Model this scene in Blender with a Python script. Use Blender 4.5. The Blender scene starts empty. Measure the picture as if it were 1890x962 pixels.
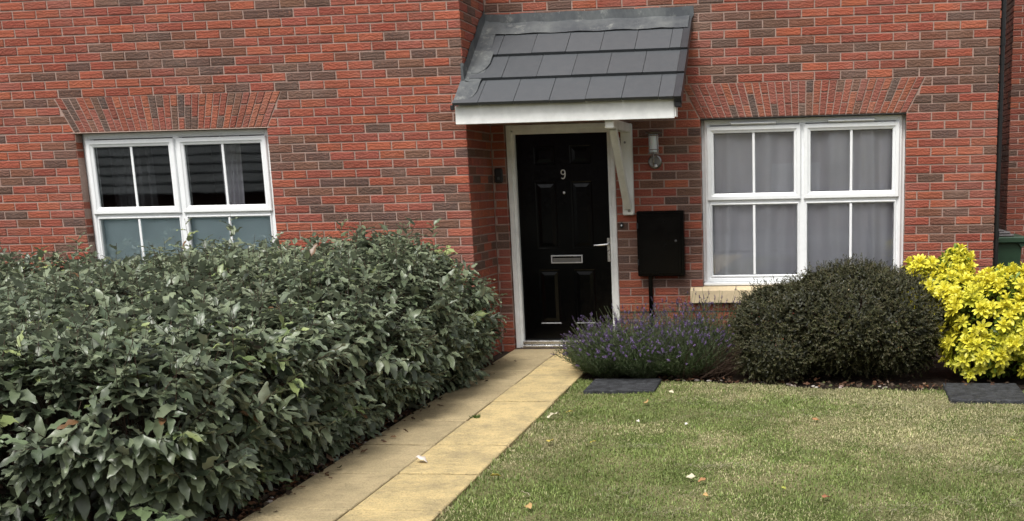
import bpy, math, random
import numpy as np
from mathutils import Vector, Matrix
S = bpy.context.scene
COL = S.collection
rng = np.random.default_rng(7)
random.seed(7)
G = -2.07            # ground level (z = 0 is the window head level, y = 0 the rear wall face)
D = 0.71             # how far the left wing stands in front of the rear wall
XA = -4.516          # corner of the left wing

# ------------------------------------------------------------------ camera
cam_d = bpy.data.cameras.new('camera')
cam = bpy.data.objects.new('camera', cam_d); COL.objects.link(cam)
S.camera = cam
def cam_axes(y, p, r):
    cy, sy, cp, sp, cr, sr = math.cos(y), math.sin(y), math.cos(p), math.sin(p), math.cos(r), math.sin(r)
    fwd = Vector((sy*cp, cy*cp, -sp)); right = Vector((cy, -sy, 0)); up = right.cross(fwd)
    return right*cr+up*sr, -right*sr+up*cr, fwd
cr_, cu_, cf_ = cam_axes(-0.125, 0.1944, -0.0225)
CP = Vector((-1.5691, -10.0476, -0.5689))
M4 = Matrix.Identity(4)
for i in range(3):
    M4[i][0] = cr_[i]; M4[i][1] = cu_[i]; M4[i][2] = -cf_[i]; M4[i][3] = CP[i]
cam.matrix_world = M4
cam_d.sensor_width = 36.0
cam_d.lens = 36.0*2027.19/1890
cam_d.shift_x = (945-1253.53)/1890
cam_d.shift_y = (739.5-481)/1890
cam_d.clip_start = 0.05; cam_d.clip_end = 500

# ------------------------------------------------------------------ light
SUN_EL, SUN_AZ = math.radians(61), math.radians(196)     # azimuth clockwise from +Y; sun stands in front of the house
world = bpy.data.worlds.new('World'); S.world = world; world.use_nodes = True
nt = world.node_tree; nt.nodes.clear()
sky = nt.nodes.new('ShaderNodeTexSky'); sky.sky_type = 'NISHITA'; sky.sun_disc = False
sky.sun_elevation = SUN_EL; sky.sun_rotation = SUN_AZ; sky.air_density = 1.0; sky.dust_density = 4.0; sky.ozone_density = 1.0
hs = nt.nodes.new('ShaderNodeHueSaturation'); hs.inputs['Saturation'].default_value = 0.18
bg = nt.nodes.new('ShaderNodeBackground'); bg.inputs['Strength'].default_value = 0.12
wo = nt.nodes.new('ShaderNodeOutputWorld')
nt.links.new(sky.outputs[0], hs.inputs['Color']); nt.links.new(hs.outputs[0], bg.inputs[0]); nt.links.new(bg.outputs[0], wo.inputs[0])
sd = bpy.data.lights.new('sun', 'SUN'); sd.energy = 2.0; sd.angle = math.radians(22); sd.color = (1.0, 0.965, 0.91)
so = bpy.data.objects.new('sun', sd); COL.objects.link(so)
sv = Vector((math.sin(SUN_AZ)*math.cos(SUN_EL), math.cos(SUN_AZ)*math.cos(SUN_EL), math.sin(SUN_EL)))
so.rotation_euler = sv.to_track_quat('Z', 'Y').to_euler(); so.location = (0, -10, 12)
S.view_settings.view_transform = 'Standard'; S.view_settings.look = 'None'
S.view_settings.exposure = 0.66; S.view_settings.gamma = 1.0; S.view_settings.use_curve_mapping = False
S.render.engine = 'CYCLES'
S.cycles.max_bounces = 8; S.cycles.transparent_max_bounces = 12

# ------------------------------------------------------------------ helpers
def srgb(r, g, b):
    f = lambda c: (c/255/12.92 if c/255 <= .04045 else ((c/255+.055)/1.055)**2.4)
    return (f(r), f(g), f(b))

class NT:
    def __init__(s, name):
        s.m = bpy.data.materials.new(name); s.m.use_nodes = True
        s.t = s.m.node_tree; s.b = s.t.nodes['Principled BSDF']; s.o = s.t.nodes['Material Output']
    def n(s, typ, **kw):
        nd = s.t.nodes.new(typ)
        for k, v in kw.items(): setattr(nd, k, v)
        return nd
    def l(s, a, b): s.t.links.new(a, b)
    def coord(s): return s.n('ShaderNodeTexCoord').outputs['Object']
    def noise(s, scale, detail=4, rough=.6, vec=None, dist=0.0):
        nd = s.n('ShaderNodeTexNoise'); nd.inputs['Scale'].default_value = scale; nd.inputs['Detail'].default_value = detail
        nd.inputs['Roughness'].default_value = rough; nd.inputs['Distortion'].default_value = dist
        s.l(vec if vec is not None else s.coord(), nd.inputs['Vector']); return nd.outputs['Fac']
    def mapr(s, x, a, b, c, d):
        nd = s.n('ShaderNodeMapRange'); s.l(x, nd.inputs[0])
        for i, v in enumerate((a, b, c, d)): nd.inputs[i+1].default_value = v
        return nd.outputs[0]
    def scalev(s, sc, vec=None):
        nd = s.n('ShaderNodeMapping'); nd.inputs['Scale'].default_value = sc
        s.l(vec if vec is not None else s.coord(), nd.inputs['Vector']); return nd.outputs[0]
    def mix(s, fac, a, b, mode='MIX'):
        nd = s.n('ShaderNodeMix', data_type='RGBA', blend_type=mode)
        for sock, v in ((nd.inputs[0], fac), (nd.inputs[6], a), (nd.inputs[7], b)):
            if hasattr(v, 'is_output'): s.l(v, sock)
            elif isinstance(v, (int, float)): sock.default_value = v
            else: sock.default_value = (*v, 1)
        return nd.outputs[2]
    def attr(s, name='col'):
        nd = s.n('ShaderNodeAttribute', attribute_name=name); return nd.outputs['Color']
    def bump(s, h, strength, dist=.01):
        nd = s.n('ShaderNodeBump'); nd.inputs['Strength'].default_value = strength; nd.inputs['Distance'].default_value = dist
        s.l(h, nd.inputs['Height']); s.l(nd.outputs[0], s.b.inputs['Normal']); return nd
    def set(s, **kw):
        for k, v in kw.items():
            sock = s.b.inputs[{'color': 'Base Color', 'rough': 'Roughness', 'metal': 'Metallic', 'spec': 'Specular IOR Level', 'coat': 'Coat Weight', 'sheen': 'Sheen Weight'}[k]]
            if hasattr(v, 'is_output'): s.l(v, sock)
            elif isinstance(v, (int, float)): sock.default_value = v
            else: sock.default_value = (*v, 1)
        return s

def plain(name, col, rough=.5, metal=0, noise_amt=.12, nscale=18, bump=0, bscale=60, spec=.5):
    t = NT(name)
    f = t.mapr(t.noise(nscale, 5), .3, .7, 1-noise_amt, 1+noise_amt)
    c = t.n('ShaderNodeVectorMath', operation='SCALE'); c.inputs[0].default_value = col; t.l(f, c.inputs['Scale'])
    t.set(color=c.outputs[0], metal=metal, spec=spec)
    t.set(rough=t.mapr(t.noise(nscale*1.7, 3), .3, .7, max(.02, rough-.06), min(1, rough+.06)))
    if bump: t.bump(t.noise(bscale, 6, .7), bump, .003)
    return t.m

def mat_brick(name='brick', dim=1.0):
    t = NT(name)
    a = t.attr()
    v = t.scalev((1, 1, 1.8))
    n1 = t.noise(9, 6, .7, v, .6); n2 = t.noise(70, 5, .75, v); n3 = t.noise(2.2, 3)
    c = t.mix(t.mapr(n1, .38, .68, 0, .34), a, (.10, .055, .042))
    c = t.mix(t.mapr(n2, .50, .75, 0, .42), c, (.55, .25, .15))
    c = t.mix(t.mapr(n3, .45, .75, 0, .14), c, (.42, .33, .28))
    t.set(color=c, rough=.9, spec=.25)
    wv = t.n('ShaderNodeTexWave', wave_type='BANDS', bands_direction='Z'); wv.inputs['Scale'].default_value = 11
    wv.inputs['Distortion'].default_value = 9; wv.inputs['Detail'].default_value = 4; wv.inputs['Detail Scale'].default_value = 1.6
    t.l(t.scalev((1.2, 1.2, 1)), wv.inputs['Vector'])
    ad = t.n('ShaderNodeMath', operation='MULTIPLY_ADD'); t.l(wv.outputs['Fac'], ad.inputs[0]); ad.inputs[1].default_value = .35; t.l(n2, ad.inputs[2])
    t.bump(ad.outputs[0], .9, .008)
    return t.m
def mat_mortar():
    t = NT('mortar')
    c = t.mix(t.mapr(t.noise(6, 5), .35, .7, 0, 1), (.36, .25, .21), (.25, .175, .145))
    c = t.mix(t.mapr(t.noise(160, 3), .4, .7, 0, .5), c, (.48, .35, .30))
    t.set(color=c, rough=.95, spec=.2); t.bump(t.noise(240, 4), .5, .002)
    return t.m
def mat_leaf(name, back=1.0, rough=.45, trans=.18, spec=.5, sat=1.0, vein=0.25):
    t = NT(name)
    a = t.attr()
    n = t.noise(35, 3)
    c = t.mix(t.mapr(n, .3, .7, 0, vein), a, (0.5, 0.5, 0.35), 'OVERLAY')
    geo = t.n('ShaderNodeNewGeometry')
    if back != 1.0:
        cb = t.mix(.55, c, back) if not isinstance(back, float) else c
        c = t.mix(geo.outputs['Backfacing'], c, cb)
    t.set(color=c, rough=rough, spec=spec)
    tr = t.n('ShaderNodeBsdfTranslucent'); t.l(c, tr.inputs[0])
    ms = t.n('ShaderNodeMixShader'); ms.inputs[0].default_value = trans
    t.l(t.b.outputs[0], ms.inputs[1]); t.l(tr.outputs[0], ms.inputs[2]); t.l(ms.outputs[0], t.o.inputs['Surface'])
    t.bump(t.noise(120, 2), .25, .002)
    return t.m
def mat_glass():
    t = NT('window_glass')
    g = t.n('ShaderNodeBsdfGlossy'); g.inputs['Roughness'].default_value = .015; g.inputs['Color'].default_value = (.95, 1, 1, 1)
    tr = t.n('ShaderNodeBsdfTransparent'); tr.inputs['Color'].default_value = (.985, .99, .99, 1)
    fr = t.n('ShaderNodeFresnel'); fr.inputs['IOR'].default_value = 1.5
    mm = t.n('ShaderNodeMath', operation='MULTIPLY_ADD'); t.l(fr.outputs[0], mm.inputs[0]); mm.inputs[1].default_value = 1.25; mm.inputs[2].default_value = .0
    bp = t.n('ShaderNodeBump'); bp.inputs['Strength'].default_value = .02; bp.inputs['Distance'].default_value = .02
    t.l(t.noise(1.6, 2), bp.inputs['Height']); t.l(bp.outputs[0], g.inputs['Normal'])
    ms = t.n('ShaderNodeMixShader'); t.l(mm.outputs[0], ms.inputs[0]); t.l(tr.outputs[0], ms.inputs[1]); t.l(g.outputs[0], ms.inputs[2])
    t.l(ms.outputs[0], t.o.inputs['Surface']); return t.m

class MB:
    """mesh builder: collects polygons, builds ONE object"""
    def __init__(s): s.v = []; s.f = []; s.c = []; s.mi = []
    def quad(s, pts, col=None, mi=0):
        b = len(s.v); s.v += [tuple(p) for p in pts]; s.f.append(tuple(range(b, b+len(pts)))); s.mi.append(mi)
        s.c += [col or (1, 1, 1)]*len(pts)
    def box(s, x0, x1, y0, y1, z0, z1, M=None, mi=0, bev=0.0, col=None):
        # chamfered box
        if x0 > x1: x0, x1 = x1, x0
        if y0 > y1: y0, y1 = y1, y0
        if z0 > z1: z0, z1 = z1, z0
        e = min(bev, (x1-x0)*.45, (y1-y0)*.45, (z1-z0)*.45)
        if e <= 0:
            P = [(x0,y0,z0),(x1,y0,z0),(x1,y1,z0),(x0,y1,z0),(x0,y0,z1),(x1,y0,z1),(x1,y1,z1),(x0,y1,z1)]
            F = [(0,3,2,1),(4,5,6,7),(0,1,5,4),(1,2,6,5),(2,3,7,6),(3,0,4,7)]
        else:
            P = []; idx = {}
            X = (x0, x1); Y = (y0, y1); Z = (z0, z1)
            for i in (0, 1):
                for j in (0, 1):
                    for k in (0, 1):
                        sx, sy, sz = (1-2*i)*e, (1-2*j)*e, (1-2*k)*e
                        idx[i,j,k,'x'] = len(P); P.append((X[i], Y[j]+sy, Z[k]+sz))
                        idx[i,j,k,'y'] = len(P); P.append((X[i]+sx, Y[j], Z[k]+sz))
                        idx[i,j,k,'z'] = len(P); P.append((X[i]+sx, Y[j]+sy, Z[k]))
            F = []
            for i in (0, 1):
                q = [(i,0,0,'x'),(i,1,0,'x'),(i,1,1,'x'),(i,0,1,'x')]; F.append([idx[a] for a in (q if i else q[::-1])])
                q = [(0,i,0,'y'),(0,i,1,'y'),(1,i,1,'y'),(1,i,0,'y')]; F.append([idx[a] for a in (q if i else q[::-1])])
                q = [(0,0,i,'z'),(1,0,i,'z'),(1,1,i,'z'),(0,1,i,'z')]; F.append([idx[a] for a in (q if i else q[::-1])])
            for a in (0, 1):
                for b in (0, 1):
                    q = [idx[a,b,0,'x'], idx[a,b,1,'x'], idx[a,b,1,'y'], idx[a,b,0,'y']]; F.append(q if a == b else q[::-1])
                    q = [idx[a,0,b,'x'], idx[a,0,b,'z'], idx[a,1,b,'z'], idx[a,1,b,'x']]; F.append(q if a == b else q[::-1])
                    q = [idx[0,a,b,'y'], idx[1,a,b,'y'], idx[1,a,b,'z'], idx[0,a,b,'z']]; F.append(q if a == b else q[::-1])
            for i in (0, 1):
                for j in (0, 1):
                    for k in (0, 1):
                        q = [idx[i,j,k,'x'], idx[i,j,k,'y'], idx[i,j,k,'z']]; F.append(q if (i+j+k) % 2 else q[::-1])
        b = len(s.v)
        if M is not None: P = [tuple(M @ Vector(p)) for p in P]
        s.v += P; s.f += [tuple(b+i for i in f) for f in F]; s.mi += [mi]*len(F); s.c += [col or (1, 1, 1)]*len(P)
    def tube(s, pts, rad, n=12, cap=True, mi=0, col=None):
        pts = [Vector(p) for p in pts]
        rads = rad if isinstance(rad, (list, tuple)) else [rad]*len(pts)
        b0 = len(s.v); prev = None
        for i, p in enumerate(pts):
            d = (pts[min(i+1, len(pts)-1)]-pts[max(i-1, 0)]).normalized()
            if prev is None:
                a = Vector((0, 0, 1)) if abs(d.z) < .9 else Vector((1, 0, 0))
                u = d.cross(a).normalized()
            else: u = (prev-d*prev.dot(d)).normalized()
            prev = u; w = d.cross(u)
            for k in range(n):
                t = 2*math.pi*k/n; s.v.append(tuple(p+(u*math.cos(t)+w*math.sin(t))*rads[i])); s.c.append(col or (1, 1, 1))
        for i in range(len(pts)-1):
            for k in range(n):
                a = b0+i*n+k; b = b0+i*n+(k+1) % n; s.f.append((a, b, b+n, a+n)); s.mi.append(mi)
        if cap:
            s.f.append(tuple(b0+k for k in range(n))[::-1]); s.f.append(tuple(b0+(len(pts)-1)*n+k for k in range(n))); s.mi += [mi, mi]
    def lathe(s, prof, origin, axis='z', n=32, mi=0, sx=1.0):
        b0 = len(s.v); o = Vector(origin)
        for r, h in prof:
            for k in range(n):
                t = 2*math.pi*k/n
                if axis == 'z': q = Vector((r*math.cos(t)*sx, r*math.sin(t), h))
                else: q = Vector((r*math.cos(t)*sx, -h, r*math.sin(t)))   # towards -y
                s.v.append(tuple(o+q)); s.c.append((1, 1, 1))
        for i in range(len(prof)-1):
            for k in range(n):
                a = b0+i*n+k; b = b0+i*n+(k+1) % n; s.f.append((a, b, b+n, a+n)); s.mi.append(mi)
        s.f.append(tuple(b0+k for k in range(n))[::-1]); s.f.append(tuple(b0+(len(prof)-1)*n+k for k in range(n))); s.mi += [mi, mi]
    def prism(s, poly, axis, a0, a1, mi=0):
        """extrude 2-D polygon along axis ('x': poly=(y,z); 'y': poly=(x,z); 'z': poly=(x,y))"""
        def P(p, a):
            return (a, p[0], p[1]) if axis == 'x' else ((p[0], a, p[1]) if axis == 'y' else (p[0], p[1], a))
        b = len(s.v); n = len(poly)
        s.v += [P(p, a0) for p in poly]+[P(p, a1) for p in poly]; s.c += [(1, 1, 1)]*(2*n)
        s.f.append(tuple(b+i for i in range(n))); s.f.append(tuple(b+n+i for i in range(n))[::-1]); s.mi += [mi, mi]
        for i in range(n):
            j = (i+1) % n; s.f.append((b+i, b+n+i, b+n+j, b+j)); s.mi.append(mi)
    def build(s, name, mats, parent=None, smooth=False, kind=None, loc=None):
        me = bpy.data.meshes.new(name)
        V = s.v
        if loc is not None: V = [(a-loc[0], b-loc[1], c-loc[2]) for a, b, c in V]
        me.from_pydata(V, [], s.f)
        mats = mats if isinstance(mats, (list, tuple)) else [mats]
        for m in mats: me.materials.append(m)
        me.polygons.foreach_set('material_index', s.mi)
        at = me.color_attributes.new('col', 'FLOAT_COLOR', 'POINT')
        ca = np.ones((len(s.v), 4), np.float32); ca[:, :3] = np.array(s.c); at.data.foreach_set('color', ca.ravel())
        fix_normals(me)
        if smooth: me.shade_smooth() if smooth is True else me.shade_smooth()
        me.update()
        o = bpy.data.objects.new(name, me); COL.objects.link(o)
        if loc is not None: o.location = loc
        if parent: put(o, parent)
        if kind: o['kind'] = kind
        return o
def fix_normals(me):
    import bmesh
    bm = bmesh.new(); bm.from_mesh(me); bmesh.ops.recalc_face_normals(bm, faces=bm.faces); bm.to_mesh(me); bm.free()
def put(o, parent):
    o.parent = parent
    pl = parent.location.copy(); pp = parent.parent
    while pp: pl += pp.location; pp = pp.parent
    o.location = o.location - pl
def empty(name, loc, label, cat, group=None):
    o = bpy.data.objects.new(name, None); COL.objects.link(o); o.location = loc; o.empty_display_size = .1
    return tag(o, label, cat, group)
def tag(o, label=None, cat=None, group=None, kind=None):
    if label: o['label'] = label
    if cat: o['category'] = cat
    if group: o['group'] = group
    if kind: o['kind'] = kind
    return o
def fast(name, V, F, mats, C=None, parent=None, mi=None, smooth=False, kind=None):
    """numpy mesh: V (n,3), F list of (m,k) index arrays with the same k"""
    me = bpy.data.meshes.new(name)
    V = np.asarray(V, np.float32)
    Fs = F if isinstance(F, list) else [F]
    loops = np.concatenate([f.ravel() for f in Fs]).astype(np.int32)
    tot = np.concatenate([np.full(len(f), f.shape[1], np.int32) for f in Fs])
    start = np.concatenate([[0], np.cumsum(tot)[:-1]]).astype(np.int32)
    me.vertices.add(len(V)); me.vertices.foreach_set('co', V.ravel())
    me.loops.add(len(loops)); me.loops.foreach_set('vertex_index', loops)
    me.polygons.add(len(tot)); me.polygons.foreach_set('loop_start', start); me.polygons.foreach_set('loop_total', tot)
    for m in (mats if isinstance(mats, (list, tuple)) else [mats]): me.materials.append(m)
    if mi is not None: me.polygons.foreach_set('material_index', mi.astype(np.int32))
    me.update(calc_edges=True)
    if C is not None:
        at = me.color_attributes.new('col', 'FLOAT_COLOR', 'POINT')
        ca = np.ones((len(V), 4), np.float32); ca[:, :3] = C; at.data.foreach_set('color', ca.ravel())
    if smooth: me.shade_smooth()
    me.validate()
    o = bpy.data.objects.new(name, me); COL.objects.link(o)
    if parent: put(o, parent)
    if kind: o['kind'] = kind
    return o
def unit(a): return a/np.maximum(np.linalg.norm(a, axis=-1, keepdims=True), 1e-9)
# smooth value noise in numpy
_tab = np.random.default_rng(3).random((64, 64, 64)).astype(np.float32)
def vnoise(p, s=1.0):
    p = np.asarray(p, float)*s+100; i = np.floor(p).astype(int); f = p-i; f = f*f*(3-2*f); i &= 63; j = (i+1) & 63
    r = 0
    for a in (0, 1):
        for b in (0, 1):
            for c in (0, 1):
                w = (f[..., 0] if a else 1-f[..., 0])*(f[..., 1] if b else 1-f[..., 1])*(f[..., 2] if c else 1-f[..., 2])
                r = r+w*_tab[(j if a else i)[..., 0], (j if b else i)[..., 1], (j if c else i)[..., 2]]
    return r
def leaves(P, Dr, Nn, L, W, tmpl, faces, col, bend=None):
    """tmpl (k,3): x along midrib 0..1, y across -.5..5 (times W), z along normal (times L). Returns V, F list, C"""
    Dr = unit(Dr); Nn = unit(Nn-Dr*(Nn*Dr).sum(-1, keepdims=True)); B = np.cross(Nn, Dr)
    n = len(P); k = len(tmpl[0]) if isinstance(tmpl, list) else len(tmpl)
    T = np.stack(tmpl)[rng.integers(0, len(tmpl), n)] if isinstance(tmpl, list) else np.broadcast_to(tmpl, (n, k, 3))
    z = T[:, :, 2].copy()
    if bend is not None: z = z-(T[:, :, 0]**2)*bend[:, None]
    V = P[:, None, :]+Dr[:, None, :]*(T[:, :, 0]*L[:, None])[..., None]+B[:, None, :]*(T[:, :, 1]*W[:, None])[..., None]+Nn[:, None, :]*(z*L[:, None])[..., None]
    F = [(f[None, :, :]+(np.arange(n)*k)[:, None, None]).reshape(-1, f.shape[1]) for f in faces]
    C = np.repeat(col, k, axis=0)
    return V.reshape(-1, 3), F, C

# ------------------------------------------------------------------ materials
M_brick = mat_brick(); M_mortar = mat_mortar()
M_upvc = plain('white_upvc', (.84, .855, .86), .32, noise_amt=.03)
M_paint = plain('white_painted_wood', (.78, .79, .77), .5, noise_amt=.10, nscale=9, bump=.25, bscale=40)
def mat_oldwhite():
    t = NT('weathered_white_paint')
    c = t.mix(t.mapr(t.noise(5, 6, .7, t.scalev((1, 1, .25))), .42, .72, 0, .55), (.68, .68, .63), (.36, .35, .30))
    t.set(color=c, rough=.6); t.bump(t.noise(50, 5), .2, .002); return t.m
M_old = mat_oldwhite()
M_glass = mat_glass()
M_black = plain('black_gloss_door', (.0012, .0012, .0013), .20, noise_amt=.1, bump=.02, bscale=9, spec=.20)
M_blackbox = plain('black_painted_metal', (.0015, .0015, .0015), .22, noise_amt=.3, nscale=5, spec=.2)
M_blackpl = plain('black_plastic', (.012, .012, .012), .4)
M_rubber = plain('dark_seal', (.03, .03, .03), .7)
M_chrome = plain('brushed_chrome', (.62, .62, .62), .28, metal=1, noise_amt=.05)
M_alu = plain('aluminium_threshold', (.72, .72, .72), .3, metal=1, noise_amt=.08)
M_satin = plain('satin_silver', (.66, .66, .65), .42, metal=.25, noise_amt=.06)
M_steel = plain('brushed_steel', (.24, .235, .225), .38, metal=1, noise_amt=.1)
M_stone = plain('cast_stone', (.62, .50, .32), .85, noise_amt=.10, nscale=30, bump=.3, bscale=150)
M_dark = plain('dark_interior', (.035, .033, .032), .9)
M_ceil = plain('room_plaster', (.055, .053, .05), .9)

def mat_tile():
    t = NT('concrete_roof_tile'); a = t.attr()
    c = t.mix(t.mapr(t.noise(14, 6, .7), .35, .75, 0, .35), a, (.095, .098, .102))
    c = t.mix(t.mapr(t.noise(260, 2), .62, .75, 0, .4), c, (.17, .175, .18))
    t.set(color=c, rough=.52, spec=.5); t.bump(t.noise(220, 4), .25, .002); return t.m
M_tile = mat_tile()
def mat_lead():
    t = NT('lead_flashing')
    c = t.mix(t.mapr(t.noise(3.5, 6, .7, t.scalev((1, 1, .6))), .4, .65, 0, 1), (.055, .062, .070), (.125, .135, .135))
    c = t.mix(t.mapr(t.noise(8, 6, .75), .56, .72, 0, .55), c, (.36, .37, .34))
    t.set(color=c, rough=.55, metal=.25); t.bump(t.noise(12, 5), .4, .006); return t.m
M_lead = mat_lead()
def mat_slab():
    t = NT('buff_riven_paving'); a = t.attr()
    c = t.mix(t.mapr(t.noise(4.2, 8, .78), .42, .62, 0, .75), a, (.30, .245, .14))
    c = t.mix(t.mapr(t.noise(26, 6, .8, t.scalev((.7, 1, 1)), 1.5), .54, .74, 0, .5), c, (.16, .13, .08))
    c = t.mix(t.mapr(t.noise(150, 3, .7), .50, .72, 0, .35), c, (.72, .60, .38))
    c = t.mix(t.mapr(t.noise(85, 5, .8), .50, .66, 0, .55), c, (.17, .135, .08))
    t.set(color=c, rough=.88, spec=.3)
    r = t.n('ShaderNodeMath', operation='MULTIPLY_ADD'); t.l(t.noise(9, 7, .6, t.scalev((.75, 1, 1)), 1.6), r.inputs[0]); r.inputs[1].default_value = 2.4
    t.l(t.noise(120, 4), r.inputs[2])
    t.bump(r.outputs[0], 1.0, .010); return t.m
M_slab = mat_slab()
def mat_soil():
    t = NT('dark_soil')
    c = t.mix(t.mapr(t.noise(12, 7, .75), .35, .7, 0, 1), (.018, .013, .010), (.06, .042, .03))
    c = t.mix(t.mapr(t.noise(60, 4, .7), .62, .75, 0, .6), c, (.13, .09, .07))
    t.set(color=c, rough=.95, spec=.2); t.bump(t.noise(35, 7, .75), 1, .03); return t.m
M_soil = mat_soil()
def mat_lawnbase():
    t = NT('lawn_base')
    c = t.mix(t.mapr(t.noise(2.0, 6, .65), .4, .62, 0, 1), (.10, .125, .035), (.28, .25, .13))
    c = t.mix(t.mapr(t.noise(60, 5, .75), .4, .7, 0, .7), c, (.05, .055, .02))
    t.set(color=c, rough=.95, spec=.15); t.bump(t.noise(90, 5), 1, .02); return t.m
M_lawn = mat_lawnbase()
M_asphalt = plain('asphalt', (.05, .05, .052), .9, noise_amt=.3, nscale=60, bump=.5, bscale=200)
M_grass = mat_leaf('grass_blade', 1.0, .5, .25, .3, vein=0)
M_hedge = mat_leaf('hedge_leaf', (.36, .40, .32), .40, .08, .6)
M_twig = plain('twig_bark', (.06, .035, .022), .85, bump=.3)
M_darkleaf = mat_leaf('small_dark_leaf', 1.0, .5, .10, .35, vein=0)
M_yelleaf = mat_leaf('yellow_leaf', 1.0, .42, .28, .4, vein=.1)
M_lavleaf = mat_leaf('lavender_leaf', 1.0, .7, .12, .2, vein=0)
M_lavflow = mat_leaf('lavender_flower', 1.0, .8, .15, .1, vein=0)
M_litter = mat_leaf('dead_leaf', 1.0, .7, .15, .2)

# ------------------------------------------------------------------ brickwork
RED = [srgb(158, 83, 65), srgb(151, 77, 62), srgb(163, 88, 67), srgb(145, 76, 63), srgb(154, 84, 71), srgb(168, 92, 68)]
BRN = [srgb(106, 82, 73), srgb(98, 77, 69), srgb(112, 84, 73), srgb(94, 75, 69), srgb(118, 85, 71), srgb(126, 82, 66)]
brnd = random.Random(11)
# runs of brown bricks laid among the red ones: (u, z, half length, half height)
CA = [(-7.19, 0.71, 0.74, 0.1), (-6.81, 0.54, 0.54, 0.07), (-7.46, 0.56, 0.35, 0.07), (-8.38, 0.27, 0.47, 0.05), (-6.46, 0.99, 0.87, 0.05), (-5.94, 0.37, 0.34, 0.14), (-6.62, 0.39, 0.3, 0.06), (-8.29, 0.12, 0.31, 0.06), (-6.09, -0.26, 0.3, 0.12), (-5.62, -0.53, 0.39, 0.09), (-5.25, -0.79, 0.59, 0.07), (-4.87, -0.96, 0.34, 0.07), (-4.7, 0.06, 0.28, 0.07), (-5.63, 0.56, 0.29, 0.05), (-4.96, 0.47, 0.24, 0.09), (-8.63, -0.73, 0.32, 0.07), (-7.97, -0.6, 0.21, 0.07), (-8.74, -0.39, 0.16, 0.07), (-6.34, 0.79, 0.29, 0.05), (-5.34, -0.05, 0.15, 0.04), (-4.58, 0.55, 0.12, 0.12), (-5.03, -0.47, 0.34, 0.05)]
CB = [(-1.13, 0.61, 0.73, 0.08), (-1.59, 0.5, 0.28, 0.06), (-1.97, 0.42, 0.33, 0.05), (-0.66, 0.35, 0.27, 0.05), (-0.29, 0.25, 0.27, 0.12), (-0.47, 0.07, 0.28, 0.06), (-0.3, -0.97, 0.33, 0.1), (-0.35, -0.86, 0.19, 0.05), (-2.89, -0.11, 0.29, 0.12), (-2.85, -0.52, 0.25, 0.09), (-3.27, -1.09, 0.13, 0.28), (-2.64, -1.2, 0.07, 0.28), (-2.53, 0.92, 0.28, 0.05), (-2.93, -1.45, 0.3, 0.04), (-0.08, 0.64, 0.09, 0.28), (-1.97, 0.8, 0.28, 0.05), (-4.38, 1.01, 0.15, 0.05)]
def brick_colour(u, z, seed=0, lo=.5, red=False):
    k = float(vnoise(np.array([u*.9+z*1.3+seed*7.7, z*2.1-u*.35, seed*3.1]), 1.25)); k2 = float(vnoise(np.array([u*3.1+seed, z*7.0, seed+9.3]), 1.0))
    p = .75/(1+math.exp(-((k*.62+k2*.38)-(.66 if seed in (1, 2) else .60))*17))+.05
    for (cu, cz, a, b) in (CA if seed == 1 else CB if seed == 2 else ()):
        d = ((u-cu)/a)**2+((z+.037-cz)/max(b, .05))**2
        if d < 1.6: p = max(p, .82*math.exp(-max(0, d-.5)))
    base = brnd.choice(BRN) if brnd.random() < p*1.0 else brnd.choice(RED)
    j = .89*brnd.uniform(.88, 1.12)
    return tuple(min(1, c*j*brnd.uniform(.97, 1.03)) for c in base)
def add_brick(mb, fr, u0b, u1b, u0t, u1t, z0, z1, col, ch=.0035, back=.011):
    """one brick on a wall frame fr(u, out, z) -> world point"""
    j = lambda a: brnd.uniform(-a, a)
    pr = j(.0014)
    u0b += j(.0015); u1b += j(.0015); u0t += j(.0015); u1t += j(.0015); z0 += j(.0012); z1 += j(.0012)
    f = [fr(u0b+ch, pr+j(.0006), z0+ch), fr(u1b-ch, pr+j(.0006), z0+ch), fr(u1t-ch, pr+j(.0006), z1-ch), fr(u0t+ch, pr+j(.0006), z1-ch)]
    m = [fr(u0b, pr-ch, z0), fr(u1b, pr-ch, z0), fr(u1t, pr-ch, z1), fr(u0t, pr-ch, z1)]
    k = [fr(u0b, -back, z0), fr(u1b, -back, z0), fr(u1t, -back, z1), fr(u0t, -back, z1)]
    b = len(mb.v); mb.v += f+m+k; mb.c += [col]*12
    F = [(b, b+1, b+2, b+3)]
    for i in range(4):
        q = (i+1) % 4
        F.append((b+4+i, b+4+q, b+q, b+i)); F.append((b+8+i, b+8+q, b+4+q, b+4+i))
    mb.f += F; mb.mi += [0]*len(F)
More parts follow.
